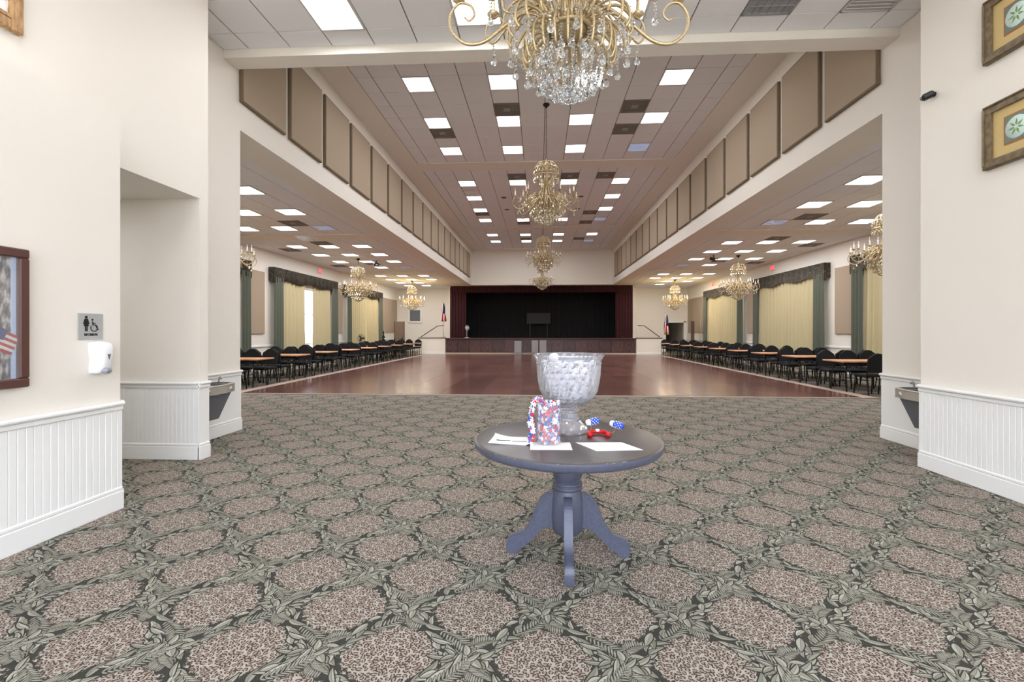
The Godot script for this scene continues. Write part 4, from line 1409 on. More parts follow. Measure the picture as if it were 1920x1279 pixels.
func build_chandeliers() -> void:
	var b := 2.94
	var o := thing("chandelier", "large gilt scroll-arm crystal chandelier hanging over the round lobby table", "chandelier", P(0.19, b, 2.98), 0.05)
	make_chandelier(o, true, HLOB + 0.028 - b)
	var high := thing("chandelier", "gilt crystal chandelier over the dance floor, first beyond the lobby", "chandelier", P(0.15, 3.86, 10.5), 0.2)
	make_chandelier(high, false, HC + 0.024 - 3.86)
	copy(high, "chandelier", P(0.15, 3.86, 18.75), 0.5, "gilt crystal chandelier in the middle of the row over the dance floor")
	copy(high, "chandelier", P(0.15, 3.86, 26.9), 0.05, "gilt crystal chandelier over the dance floor nearest the stage")
	var lowc := thing("chandelier", "gilt crystal chandelier beside the fountain wall in the parted-curtain aisle", "chandelier", P(-7.65, 2.68, 10.55), 0.1)
	make_chandelier(lowc, false, HA + 0.024 - 2.68)
	copy(lowc, "chandelier", P(-7.62, 2.68, 18.75), 0.3, "gilt crystal chandelier before the middle window of the parted-curtain aisle")
	copy(lowc, "chandelier", P(8.0, 2.68, 10.9), 0.7, "gilt crystal chandelier beside the fountain wall in the dark-doorway aisle")
	copy(lowc, "chandelier", P(7.98, 2.68, 18.75), 0.9, "gilt crystal chandelier before the middle window of the dark-doorway aisle")
	var farl := thing("chandelier", "lit gilt crystal chandelier before the end wall with the square opening", "chandelier", P(-7.7, 2.68, 27.1), 0.3)
	make_chandelier(farl, false, HA + 0.024 - 2.68, true)
	var farr := copy(farl, "chandelier", P(8.0, 2.68, 27.4), 0.9, "lit gilt crystal chandelier before the end wall with the dark doorway")
	for c in [farl, farr]:
		for k in 4:
			var l := OmniLight3D.new()
			l.name = "lamp"
			l.light_energy = 0.30
			l.light_color = Color(1.0, 0.86, 0.58)
			l.light_size = 0.03
			l.omni_range = 30.0
			l.omni_attenuation = 2.0
			l.shadow_enabled = true
			c.add_child(l, true)
			l.position = Vector3(cos(TAU * k / 4) * 0.82, 0.82, sin(TAU * k / 4) * 0.82)

# ---------------------------------------------------------------- chairs and tables
func make_chair(o: Node3D) -> void:
	# faces +z in its own frame; the origin is on the floor under the seat
	part(o, "seat", box(Vector3(0.43, 0.07, 0.42), 0.028), M.black_fabric, Vector3(0, 0.455, 0))
	var poly := PackedVector2Array([Vector2(-0.20, 0.50), Vector2(0.20, 0.50), Vector2(0.215, 0.72), Vector2(0.20, 0.82), Vector2(0.14, 0.865), Vector2(0.075, 0.915), Vector2(0, 0.93), Vector2(-0.075, 0.915), Vector2(-0.14, 0.865), Vector2(-0.20, 0.82), Vector2(-0.215, 0.72)])
	part(o, "backrest", prism(poly, 0.045, Transform3D(Basis(Vector3.RIGHT, -0.10), Vector3(0, 0.03, -0.20))), M.black_fabric)
	for sx: int in [-1, 1]:
		part(o, "front_leg", tube([Vector3(sx * 0.19, 0.43, 0.18), Vector3(sx * 0.20, 0.0, 0.21)], 0.0135, 6), M.black_metal)
		part(o, "back_leg", tube(curve([Vector3(sx * 0.20, 0.80, -0.265), Vector3(sx * 0.20, 0.50, -0.21), Vector3(sx * 0.195, 0.40, -0.19), Vector3(sx * 0.20, 0.0, -0.27)], 3), 0.0135, 6), M.black_metal)
		part(o, "side_stretcher", tube([Vector3(sx * 0.197, 0.20, 0.195), Vector3(sx * 0.197, 0.20, -0.23)], 0.009, 5), M.black_metal)
	part(o, "front_stretcher", tube([Vector3(-0.19, 0.41, 0.17), Vector3(0.19, 0.41, 0.17)], 0.010, 5), M.black_metal)

func build_seating() -> void:
	var chair: Node3D = null
	var table: Node3D = null
	for side: int in [-1, 1]:
		var aisle := "parted-curtain" if side < 0 else "dark-doorway"
		for i in 9:
			var z := 11.0 + 1.92 * i
			var tx := side * 7.97
			var tl := "long wood-topped table, %s from the lobby, in the %s aisle" % [ORD[i], aisle]
			if table == null:
				table = thing("banquet_table", tl, "table", P(tx, 0, z + 0.38), 0.0, "long tables in the %s aisle" % aisle)
				part(table, "tabletop", box(Vector3(1.83, 0.035, 0.76), 0.006), M.table_laminate, Vector3(0, 0.733, 0))
				part(table, "apron", box(Vector3(1.7, 0.05, 0.64)), M.black_metal, Vector3(0, 0.69, 0))
				for sx: int in [-1, 1]:
					for sz: int in [-1, 1]:
						part(table, "leg", tube([Vector3(sx * 0.74, 0.68, sz * 0.24), Vector3(sx * 0.76, 0.0, sz * 0.29)], 0.014, 6), M.black_metal)
					part(table, "stretcher", tube([Vector3(sx * 0.75, 0.3, -0.265), Vector3(sx * 0.75, 0.3, 0.265)], 0.010, 5), M.black_metal)
			else:
				var c := copy(table, "banquet_table", P(tx, 0, z + 0.38), 0.0, tl)
				c.set_meta("group", "long tables in the %s aisle" % aisle)
			for row in 2:
				for k in 3:
					var x: float = side * (7.47 + 0.52 * k) + rng.randf_range(-0.03, 0.03)
					var cz := z - 0.235 if row == 0 else z + 0.995
					cz += rng.randf_range(-0.05, 0.0) if row == 0 else rng.randf_range(0.0, 0.05)
					# the near row faces away from the lobby, the far row faces it
					var turn := (PI if row == 0 else 0.0) + rng.randf_range(-0.06, 0.06)
					var lb := "black chair, %s side, %s of %s table from lobby, %s aisle" % ["lobby" if row == 0 else "stage", ["dance-floor end", "middle", "window end"][k], ORD[i], aisle]
					var gr := "black chairs at the tables of the %s aisle" % aisle
					if chair == null:
						chair = thing("banquet_chair", lb, "chair", P(x, 0, cz), turn, gr)
						make_chair(chair)
					else:
						var c := copy(chair, "banquet_chair", P(x, 0, cz), turn, lb)
						c.set_meta("group", gr)
	# dark bits beyond the tables at the far end of the left aisle
	pedestal_fan("dark pedestal fan standing among the chairs by the window nearest the stage", P(-9.35, 0, 23.4), 1.28, 0.21, M.black_plastic, 0.4)
	for s in [[-9.62, 27.6, 1.50, 0.30], [-9.3, 28.75, 1.08, 0.2], [-8.85, 28.9, 1.10, 0.2]]:
		var o := thing("dark_plant", "%s dark artificial tree in a pot by the open door leaf" % ("tall conical" if s[2] > 1.2 else "small"), "plant", P(s[0], 0, s[1]), 0.0, "" if s[2] > 1.2 else "small dark trees")
		part(o, "pot", lathe([Vector2(0, 0), Vector2(0.10, 0), Vector2(0.13, 0.24), Vector2(0.11, 0.24), Vector2(0, 0.22)], 14), M.black_plastic)
		part(o, "trunk", tube([Vector3(0, 0.2, 0), Vector3(0, s[2] * 0.5, 0)], 0.02, 6), M.red_brown_wood)
		for k in 5:
			var y: float = lerpf(0.32, s[2] - 0.24, k / 4.0)
			var r: float = lerpf(s[3], 0.06, k / 4.0)
			part(o, "foliage_tier", lathe([Vector2(r, y), Vector2(r * 0.7, y + 0.07), Vector2(r * 0.3, y + 0.18), Vector2(0, y + 0.26), Vector2(0, y)], 11, false), M.plant_dark, Vector3.ZERO, Vector3(0, k * 0.7, 0))

# ---------------------------------------------------------------- entrance table
func build_entrance_table() -> void:
	var cx := 0.18
	var cz := 2.98
	var o := thing("pedestal_table", "round charcoal painted pedestal table on the patterned lobby carpet", "table", P(cx, 0, cz))
	var m: Material = M.daylit_charcoal_paint
	part(o, "tabletop", lathe([Vector2(0, 0.76), Vector2(0.585, 0.76), Vector2(0.597, 0.758), Vector2(0.602, 0.752)], 72), M.brown_charcoal_top)
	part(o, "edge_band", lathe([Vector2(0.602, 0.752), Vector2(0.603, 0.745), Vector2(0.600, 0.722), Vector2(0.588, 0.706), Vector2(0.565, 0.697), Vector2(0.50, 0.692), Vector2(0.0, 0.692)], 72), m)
	# worn paint along the rim
	var we := begin(true)
	var r := RandomNumberGenerator.new()
	r.seed = 3
	for k in 26:
		var a := r.randf() * TAU
		var w := r.randf_range(0.006, 0.05)
		var seg := []
		for q in 5:
			var u := a + w * q / 4.0
			seg.append(Vector3(cos(u) * 0.6005, 0.7545, sin(u) * 0.6005))
		add_tube(we, seg, 0.0016, 4)
	part(o, "worn_rim", done(we), M.worn_edge)
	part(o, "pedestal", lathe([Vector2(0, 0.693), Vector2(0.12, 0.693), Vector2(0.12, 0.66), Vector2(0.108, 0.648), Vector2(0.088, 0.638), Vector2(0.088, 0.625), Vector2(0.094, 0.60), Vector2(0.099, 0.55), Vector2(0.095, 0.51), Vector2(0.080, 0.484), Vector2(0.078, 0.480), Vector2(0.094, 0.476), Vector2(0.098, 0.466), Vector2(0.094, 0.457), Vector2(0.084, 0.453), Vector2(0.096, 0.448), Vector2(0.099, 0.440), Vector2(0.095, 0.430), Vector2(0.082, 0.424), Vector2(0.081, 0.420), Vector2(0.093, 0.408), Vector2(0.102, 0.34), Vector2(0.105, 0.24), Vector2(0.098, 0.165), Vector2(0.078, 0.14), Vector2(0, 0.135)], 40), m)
	# one swept leg outline: upper edge from the pedestal to the toe, then back along the underside
	var upper_edge := curve([Vector3(0.06, 0.40, 0), Vector3(0.12, 0.40, 0), Vector3(0.165, 0.37, 0), Vector3(0.205, 0.295, 0), Vector3(0.245, 0.20, 0), Vector3(0.285, 0.145, 0), Vector3(0.335, 0.125, 0), Vector3(0.378, 0.108, 0), Vector3(0.397, 0.07, 0), Vector3(0.398, 0.02, 0), Vector3(0.390, 0.0, 0)], 4)
	var lower_edge := curve([Vector3(0.322, 0.0, 0), Vector3(0.312, 0.02, 0), Vector3(0.275, 0.05, 0), Vector3(0.22, 0.10, 0), Vector3(0.175, 0.15, 0), Vector3(0.12, 0.175, 0), Vector3(0.06, 0.18, 0)], 4)
	for k in 4:
		var turn := Vector3(0, -PI / 2 + k * PI / 2 - 0.03, 0)
		var st := begin()
		for pass_ in 3:
			# a thick core and two thinner, slightly smaller cheeks round the edges off
			var shrink: float = [0.0, 0.005, 0.005][pass_]
			var z0: float = [-0.021, 0.021, -0.027][pass_]
			var dz: float = [0.042, 0.006, 0.006][pass_]
			var poly := PackedVector2Array()
			for q in upper_edge:
				poly.append(Vector2(q.x - shrink * 0.6, q.y - shrink if q.y > 0.01 else q.y))
			for q in lower_edge:
				poly.append(Vector2(q.x, q.y + shrink if q.y > 0.01 else q.y))
			add_prism(st, poly, dz, Transform3D(Basis(), Vector3(0, 0, z0)))
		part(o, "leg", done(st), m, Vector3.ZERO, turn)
	var top := 0.7605
	# glass pedestal bowl
	var bx := 0.20
	var bz := 3.17
	var bowl := thing("pedestal_bowl", "large clear cut-glass pedestal bowl on the charcoal round table", "bowl", P(bx, top, bz))
	var out_p := []
	var in_p := []
	for q in [[0.0, 0.0], [0.134, 0.0], [0.137, 0.010], [0.130, 0.026], [0.105, 0.048], [0.080, 0.072], [0.066, 0.10], [0.062, 0.125], [0.070, 0.135], [0.072, 0.146], [0.060, 0.156], [0.062, 0.172], [0.085, 0.185], [0.135, 0.205], [0.172, 0.235], [0.196, 0.28], [0.208, 0.34], [0.215, 0.40], [0.218, 0.455], [0.226, 0.468], [0.224, 0.480], [0.229, 0.50], [0.242, 0.522], [0.245, 0.532]]:
		out_p.append(Vector2(q[0], q[1]))
	for q in [[0.237, 0.532], [0.221, 0.50], [0.211, 0.462], [0.206, 0.40], [0.199, 0.34], [0.187, 0.285], [0.164, 0.243], [0.128, 0.214], [0.07, 0.198], [0.0, 0.194]]:
		in_p.append(Vector2(q[0], q[1]))
	# the cut pattern: facets whose radius swings in diamonds
	var prof := out_p + in_p
	var gst := begin(false)
	var nseg := 48
	var ring := []
	for i in prof.size():
		var row := []
		for k in nseg:
			var rr: float = prof[i].x
			var yy: float = prof[i].y
			if i < out_p.size() and yy > 0.19 and yy < 0.46:
				rr *= 1.0 + 0.022 * (1.0 if (k + i) % 2 == 0 else -1.0)
			elif i < out_p.size() and (yy > 0.49 or (yy < 0.12 and yy > 0.005)):
				rr *= 1.0 + 0.012 * (1.0 if k % 4 < 2 else -1.0)
			var a := TAU * k / nseg
			row.append(Vector3(cos(a) * rr, yy, sin(a) * rr))
		ring.append(row)
	for i in prof.size() - 1:
		for k in nseg:
			var j := (k + 1) % nseg
			if prof[i].x < 1e-6:
				tri(gst, ring[i][0], ring[i + 1][j], ring[i + 1][k])
			elif prof[i + 1].x < 1e-6:
				tri(gst, ring[i][j], ring[i + 1][0], ring[i][k])
			else:
				quad(gst, ring[i][j], ring[i][k], ring[i + 1][k], ring[i + 1][j])
	part(bowl, "glass_body", done(gst), M.cut_glass)
	# wrapped mints filling it
	var mint := begin()
	add_lathe(mint, [Vector2(0, -0.016), Vector2(0.016, -0.011), Vector2(0.019, 0), Vector2(0.016, 0.011), Vector2(0, 0.016)], 8, Transform3D(Basis(Vector3.FORWARD, PI / 2), Vector3.ZERO))
	for s: int in [-1, 1]:
		add_lathe(mint, [Vector2(0.004, 0.0), Vector2(0.014, 0.012), Vector2(0.011, 0.014), Vector2(0.0, 0.003)], 7, Transform3D(Basis(Vector3.FORWARD, s * PI / 2), Vector3(-s * 0.014, 0, 0)))
	var mint_mesh := done(mint)
	var r3 := RandomNumberGenerator.new()
	r3.seed = 21
	for lay in 7:
		var yy := 0.226 + lay * 0.0405
		var rad: float = [0.096, 0.132, 0.152, 0.162, 0.168, 0.172, 0.174][lay]
		for rg in 3:
			var rr: float = rad - 0.056 * rg
			if rr < 0.03 or (rg == 2 and lay < 6):
				continue
			var cnt := int(TAU * rr / 0.066)
			for k in cnt:
				var a: float = TAU * (k + 0.5 * (lay % 2)) / cnt
				var c := part(self, "wrapped_mint", mint_mesh, M.white_paper if r3.randf() < 0.72 else M.bright_white, P(bx, top + yy, bz) + Vector3(cos(a) * rr, 0, sin(a) * rr), Vector3(r3.randf_range(-0.5, 0.5), -a + PI / 2 + r3.randf_range(-0.5, 0.5), r3.randf_range(-0.4, 0.4)))
				tag(c, "small white wrapped mint in the glass pedestal bowl", "candy", "wrapped mints in the glass bowl")
	var big := part(self, "wrapped_mint", mint_mesh, M.white_paper, P(bx - 0.105, top + 0.515, bz - 0.10), Vector3(0.1, 0.4, 0.1))
	big.scale = Vector3(1.9, 1.5, 1.9)
	tag(big, "larger white wrapped sweet lying on top at the bowl's rim", "candy")
	# jar of bead necklaces
	var jx := 0.055
	var jz := 2.80
	var jar := thing("glass_jar", "clear glass jar full of red, white and blue beads", "jar", P(jx, top + 0.002, jz))
	part(jar, "glass_body", lathe([Vector2(0, 0), Vector2(0.069, 0), Vector2(0.074, 0.006), Vector2(0.074, 0.245), Vector2(0.077, 0.255), Vector2(0.073, 0.257), Vector2(0.071, 0.246), Vector2(0.071, 0.008), Vector2(0.0, 0.006)], 40), M.window_glass)
	var star_poly := PackedVector2Array()
	for q in 10:
		var rr := 0.0155 if q % 2 == 0 else 0.007
		star_poly.append(Vector2(sin(TAU * q / 10) * rr, cos(TAU * q / 10) * rr))
	var tones := [Color(0.90, 0.90, 0.92), Color(0.62, 0.012, 0.03), Color(0.90, 0.90, 0.92), Color(0.04, 0.14, 0.52)]
	for k in 11:
		var st := begin()
		var ph := r3.randf() * TAU
		var yb := 0.021 + 0.0225 * k
		for q in 36:
			var u := TAU * q / 36
			var at := Vector3(cos(u) * 0.057, yb + 0.005 * sin(u * 5.0 + ph) + r3.randf_range(-0.003, 0.003), sin(u) * 0.057)
			st.set_color(tones[r3.randi_range(0, 3)])
			if r3.randf() < 0.55:
				add_prism(st, star_poly, 0.006, Transform3D(Basis(Vector3.UP, PI / 2 - u) * Basis(Vector3.FORWARD, r3.randf() * TAU) * Basis(Vector3.RIGHT, r3.randf_range(-0.6, 0.6)), at + Vector3(cos(u), 0, sin(u)) * 0.002))
			else:
				add_bead(st, at, 0.0075, 0.0075)
		var o2 := part(self, "bead_necklace", done(st), M.bead_paint, P(jx, top + 0.002, jz))
		tag(o2, "red, white and blue star bead necklace coiled %s the glass jar" % ("at the top of" if k == 10 else ("at the bottom of" if k == 0 else "inside")), "necklace", "necklaces coiled in the jar" if k > 0 and k < 10 else "")
	# necklaces hanging over the jar's rim on the leaflets' side, down to the table
	for k in 5:
		var st := begin()
		var zz := 0.052 - 0.026 * k
		var out := 0.012 * (k % 2) + (0.022 if k == 2 else 0.0)
		var path := curve([Vector3(-0.045, 0.262, zz * 0.7), Vector3(-0.068, 0.272, zz * 0.8), Vector3(-0.088 - out * 0.5, 0.245, zz), Vector3(-0.100 - out, 0.15, zz * 1.1), Vector3(-0.090 - out, 0.08, zz * 1.2), Vector3(-0.104 - out, 0.014, zz * 1.3)], 6)
		for q in path.size():
			st.set_color(tones[r3.randi_range(0, 3)])
			if q % 2 == 0:
				add_prism(st, star_poly, 0.006, Transform3D(Basis(Vector3.UP, r3.randf_range(-0.7, 0.7)) * Basis(Vector3.FORWARD, r3.randf() * TAU), path[q]))
			else:
				add_bead(st, path[q], 0.0075, 0.0075)
		var o3 := part(self, "bead_necklace", done(st), M.bead_paint, P(jx, top + 0.002, jz))
		tag(o3, "star bead necklace spilling over the jar's rim, %s counting from the white card" % ORD[k], "necklace")
	# papers
	for k in 4:
		var pm := paper(0.24, 0.15, 0.018 + 0.002 * k)
		var o4 := part(self, "leaflet", pm, M.white_paper, P(-0.185 + 0.006 * k, top + 0.0005 + 0.0035 * k, 2.835), Vector3(0, -0.10 + 0.06 * k - 0.1, 0))
		if k == 3:
			o4.set_meta("label", "white printed leaflet lying topmost on the small stack")
			for q in [[-0.055, 0.030, 0.085, 0.016, 0], [0.045, 0.046, 0.09, 0.014, 1]]:
				var pr := begin()
				for s in 8:
					var x0: float = q[0] - q[2] / 2 + q[2] * s / 8
					var x1: float = q[0] - q[2] / 2 + q[2] * (s + 1) / 8
					quad(pr, paper_pt(x0, q[1] + q[3], 0.024, 0.0034), paper_pt(x1, q[1] + q[3], 0.024, 0.0034), paper_pt(x1, q[1], 0.024, 0.0034), paper_pt(x0, q[1], 0.024, 0.0034))
				part(o4, "print_bar", done(pr), M.ink if q[4] == 0 else M.grey_enamel)
		else:
			o4.set_meta("label", "white leaflet %s in the small stack" % ["at the bottom", "second from the bottom", "second from the top"][k])
		o4.set_meta("category", "leaflet")
	var card := part(self, "note_card", paper(0.245, 0.175, 0.0), M.white_paper, P(0.065, top, 2.735), Vector3(0, 0.02, 0))
	tag(card, "blank white card lying under the front of the bead jar", "card")
	var st5 := begin()
	add_prism(st5, PackedVector2Array([Vector2(-0.18, 0.085), Vector2(0.105, 0.105), Vector2(0.20, -0.075), Vector2(-0.075, -0.11)]), 0.0012, Transform3D(Basis(Vector3.RIGHT, -PI / 2), Vector3.ZERO))
	var sheet := part(self, "paper_sheet", done(st5), M.white_paper, P(0.40, top, 2.745))
	tag(sheet, "blank white sheet of paper alone on the table's right part", "paper")
	# headband with two glittering bobbles on springs
	var hb := thing("headband", "red headband with two spotted blue bobbles on springs", "headband", P(0.385, top, 3.02))
	var arc := []
	for k in 21:
		var a := lerpf(-0.75, PI + 0.75, k / 20.0)
		arc.append(Vector3(cos(a) * 0.066, 0.017, -sin(a) * 0.062 + 0.012))
	part(hb, "band", tube(arc, 0.014, 8), M.bright_red, Vector3.ZERO, Vector3(0, 0, 0))
	part(hb, "white_clip", box(Vector3(0.026, 0.024, 0.016), 0.004), M.bright_white, Vector3(0, 0.024, -0.045))
	for s in [[-0.045, -0.035, -0.04, 0.085, -0.05, 0], [0.06, -0.01, 0.105, 0.07, -0.02, 1]]:
		part(hb, "spring", tube(curve([Vector3(s[0], 0.02, s[1]), Vector3(s[2], 0.022, s[4]), Vector3(s[2], s[3] - 0.01, s[4])], 5), 0.0028, 5), M.brass)
		var ct := Vector3(s[2] + (0.01 if s[5] == 0 else 0.02), s[3], s[4])
		var ax := Basis(Vector3.UP, 0.3 if s[5] == 0 else -0.5) * Basis(Vector3.FORWARD, PI / 2 - (0.18 if s[5] == 0 else -0.15))
		var bob := part(hb, "bobble", lathe([Vector2(0, -0.048), Vector2(0.014, -0.044), Vector2(0.020, -0.02), Vector2(0.022, 0.02), Vector2(0.017, 0.042), Vector2(0, 0.048)], 12), M.bright_blue, ct)
		bob.basis = ax
		part(bob, "white_tip", lathe([Vector2(0, -0.052), Vector2(0.018, -0.046), Vector2(0.0225, -0.024), Vector2(0.021, -0.022), Vector2(0, -0.03)], 12), M.bright_white)
		var dots := begin()
		for q in 30:
			var a := q * 2.4
			var yy := -0.018 + 0.052 * q / 29.0
			var rr := 0.0215 - 0.004 * maxf(0.0, yy - 0.02) / 0.02
			add_bead(dots, Vector3(cos(a) * rr, yy, sin(a) * rr), 0.0044, 0.0044)
		part(bob, "spots", done(dots), M.bright_white)

func paper_pt(x: float, z: float, lift: float, y: float) -> Vector3:
	var u := clampf(-x / 0.12, 0.0, 1.0)
	var v := clampf((0.075 - z) / 0.15, 0.0, 1.0)
	return Vector3(x, y + lift * u * u * v, z)

func paper(w: float, d: float, lift: float) -> ArrayMesh:
	# a sheet with a slightly raised far left corner; z runs towards the viewer
	var st := begin(true)
	var n := 8
	for side in 2:
		var y := 0.0025 if side == 0 else 0.0
		for i in n:
			for j in n:
				var x0 := -w / 2 + w * i / n
				var x1 := -w / 2 + w * (i + 1) / n
				var z0 := -d / 2 + d * j / n
				var z1 := -d / 2 + d * (j + 1) / n
				var q := [paper_pt(x0, z1, lift, y), paper_pt(x1, z1, lift, y), paper_pt(x1, z0, lift, y), paper_pt(x0, z0, lift, y)]
				if side == 1:
					q.reverse()
				quad(st, q[0], q[1], q[2], q[3])
	for i in n:
		var x0 := -w / 2 + w * i / n
		var x1 := -w / 2 + w * (i + 1) / n
		quad(st, paper_pt(x0, d / 2, lift, 0), paper_pt(x1, d / 2, lift, 0), paper_pt(x1, d / 2, lift, 0.0025), paper_pt(x0, d / 2, lift, 0.0025))
		quad(st, paper_pt(x1, -d / 2, lift, 0), paper_pt(x0, -d / 2, lift, 0), paper_pt(x0, -d / 2, lift, 0.0025), paper_pt(x1, -d / 2, lift, 0.0025))
	return done(st)

# ---------------------------------------------------------------- lobby things
func build_lobby_things() -> void:
	var xl := -3.44
	# restroom sign: the plate faces +x
	var face := Basis(Vector3.UP, PI / 2)
	var sg := thing("restroom_sign", "grey restroom sign with black pictograms above the soap dispenser", "sign", P(xl + 0.004, 1.485, 3.31), PI / 2)
	part(sg, "plate", box(Vector3(0.195, 0.20, 0.008), 0.002), M.sign_grey)
	var wm := begin()
	var z := 0.004
	var circ := PackedVector2Array()
	for k in 14:
		circ.append(Vector2(-0.038 + cos(TAU * k / 14) * 0.010, 0.072 + sin(TAU * k / 14) * 0.010))
	add_prism(wm, circ, 0.002, Transform3D(Basis(), Vector3(0, 0, z)))
	add_prism(wm, PackedVector2Array([Vector2(-0.050, 0.060), Vector2(-0.026, 0.060), Vector2(-0.014, 0.020), Vector2(-0.020, 0.018), Vector2(-0.029, 0.044), Vector2(-0.018, 0.002), Vector2(-0.028, 0.002), Vector2(-0.028, -0.036), Vector2(-0.036, -0.036), Vector2(-0.036, 0.002), Vector2(-0.040, 0.002), Vector2(-0.040, -0.036), Vector2(-0.048, -0.036), Vector2(-0.048, 0.002), Vector2(-0.058, 0.002), Vector2(-0.047, 0.044), Vector2(-0.056, 0.018), Vector2(-0.062, 0.020)]), 0.002, Transform3D(Basis(), Vector3(0, 0, z)))
	part(sg, "woman_pictogram", done(wm), M.ink)
	var wc := begin()
	var wheel := []
	for k in 20:
		var a := lerpf(-2.6, 2.3, k / 19.0) - 1.1
		wheel.append(Vector3(0.022 + cos(a) * 0.026, -0.010 + sin(a) * 0.026, z + 0.002))
	add_tube(wc, wheel, 0.0032, 5)
	add_tube(wc, [Vector3(0.010, 0.040, z + 0.002), Vector3(0.012, 0.012, z + 0.002), Vector3(0.036, 0.010, z + 0.002), Vector3(0.050, -0.024, z + 0.002), Vector3(0.060, -0.020, z + 0.002)], 0.0038, 5)
	add_tube(wc, [Vector3(0.012, 0.026, z + 0.002), Vector3(0.032, 0.025, z + 0.002)], 0.0032, 5)
	var hd := PackedVector2Array()
	for k in 12:
		hd.append(Vector2(0.010 + cos(TAU * k / 12) * 0.0075, 0.052 + sin(TAU * k / 12) * 0.0075))
	add_prism(wc, hd, 0.002, Transform3D(Basis(), Vector3(0, 0, z)))
	part(sg, "wheelchair_pictogram", done(wc), M.ink)
	part(sg, "lettering", text("WOMEN", 0.021, 0.002), M.ink, Vector3(-0.002, -0.062, z + 0.001))
	# soap dispenser
	var sd := thing("soap_dispenser", "white wall soap dispenser with grey push bar under the restroom sign", "dispenser", P(xl, 1.24, 3.355), PI / 2)
	var body := begin(true)
	var secs := [[-0.115, 0.050, 0.07], [-0.10, 0.058, 0.085], [-0.06, 0.056, 0.10], [-0.02, 0.050, 0.105], [0.03, 0.056, 0.11], [0.09, 0.062, 0.105], [0.118, 0.060, 0.085], [0.128, 0.045, 0.05]]
	var rings := []
	for s in secs:
		var row := []
		for k in 17:
			var a := PI * k / 16.0
			var cs := cos(a)
			var sn := sin(a)
			row.append(Vector3(signf(cs) * pow(absf(cs), 0.5) * s[1], s[0], pow(sn, 0.5) * s[2]))
		rings.append(row)
	for i in rings.size() - 1:
		for k in 16:
			quad(body, rings[i][k + 1], rings[i][k], rings[i + 1][k], rings[i + 1][k + 1])
	for k in 16:
		tri(body, Vector3(0, 0.13, 0.01), rings[7][k], rings[7][k + 1])
		tri(body, Vector3(0, -0.116, 0.0), rings[0][k + 1], rings[0][k])
	part(sd, "body", done(body), M.dispenser_white)
	part(sd, "push_bar", box(Vector3(0.075, 0.055, 0.06), 0.02), M.dispenser_grey, Vector3(0, -0.095, 0.085), Vector3(-0.3, 0, 0))
	part(sd, "emblem", prism([Vector2(-0.014, 0.02), Vector2(0.014, 0.02), Vector2(0.0, -0.022)], 0.003), M.grey_enamel, Vector3(0.0, 0.012, 0.108))
	# framed display on the left wall
	var fd := thing("framed_display", "dark wood framed display case with a small flag on the white wall", "frame", P(xl, 1.535, 2.25), PI / 2)
	var w := 1.22
	var h := 0.91
	for s in [[0, h / 2 - 0.03, w, 0.06], [0, -h / 2 + 0.03, w, 0.06]]:
		part(fd, "rail", box(Vector3(s[2], s[3], 0.05), 0.008), M.red_brown_wood, Vector3(s[0], s[1], 0.025))
	for s: int in [-1, 1]:
		part(fd, "stile", box(Vector3(0.06, h - 0.12, 0.05), 0.008), M.red_brown_wood, Vector3(s * (w / 2 - 0.03), 0, 0.025))
	var bm := mat("grey_print", Color.WHITE, 0.6)
	bm.albedo_texture = noise_tex(0.02, [c8(70, 62, 64), c8(128, 118, 116), c8(176, 168, 160), c8(214, 208, 198)], [0.2, 0.45, 0.6, 0.85], 91, 512, 5)
	bm.uv1_triplanar = true
	bm.uv1_scale = Vector3(2.2, 1.0, 2.2)
	part(fd, "backing", box(Vector3(w - 0.1, h - 0.1, 0.006)), bm, Vector3(0, 0, 0.006))
	part(fd, "inner_strip", box(Vector3(0.022, h - 0.12, 0.012)), M.louver_blue, Vector3(w / 2 - 0.071, 0, 0.014))
	part(fd, "glazing", box(Vector3(w - 0.12, h - 0.12, 0.003)), M.window_glass, Vector3(0, 0, 0.038))
	for k in 7:
		part(fd, "flag_stripe", box(Vector3(0.15, 0.018, 0.004)), M.flag_red if k % 2 == 0 else M.flag_white, Vector3(0.50 - 0.008 * k, -0.10 - 0.0165 * k, 0.024), Vector3(0, 0, -0.45))
	part(fd, "flag_union", box(Vector3(0.075, 0.07, 0.006)), M.flag_blue, Vector3(0.452, -0.095, 0.026), Vector3(0, 0, -0.45))
	part(fd, "hinge", box(Vector3(0.012, 0.06, 0.03), 0.003), M.bright_white, Vector3(w / 2 + 0.004, -0.26, 0.02))
	part(fd, "hinge", box(Vector3(0.012, 0.03, 0.03), 0.003), M.bright_white, Vector3(w / 2 + 0.004, 0.22, 0.02))
	# framed mirror-like window high on the tall left wall
	var uw := thing("high_picture", "oak framed bright glazed panel high on the left lobby wall", "frame", P(-3.84, 4.12, 2.72), PI / 2)
	for s: int in [-1, 1]:
		part(uw, "stile", box(Vector3(0.08, 1.0, 0.05), 0.01), M.oak, Vector3(s * 0.40, 0, 0.025))
		part(uw, "rail", box(Vector3(0.72, 0.08, 0.05), 0.01), M.oak, Vector3(0, s * 0.46, 0.025))
		part(uw, "slip", box(Vector3(0.72, 0.025, 0.03)), M.oak, Vector3(0, s * 0.405, 0.03))
	part(uw, "print", box(Vector3(0.72, 0.84, 0.01)), M.bright_white, Vector3(0, 0, 0.012))
	for k in 9:
		part(uw, "slat", box(Vector3(0.70, 0.05, 0.012), 0.004), M.white_paper, Vector3(0, -0.36 + 0.09 * k, 0.022))
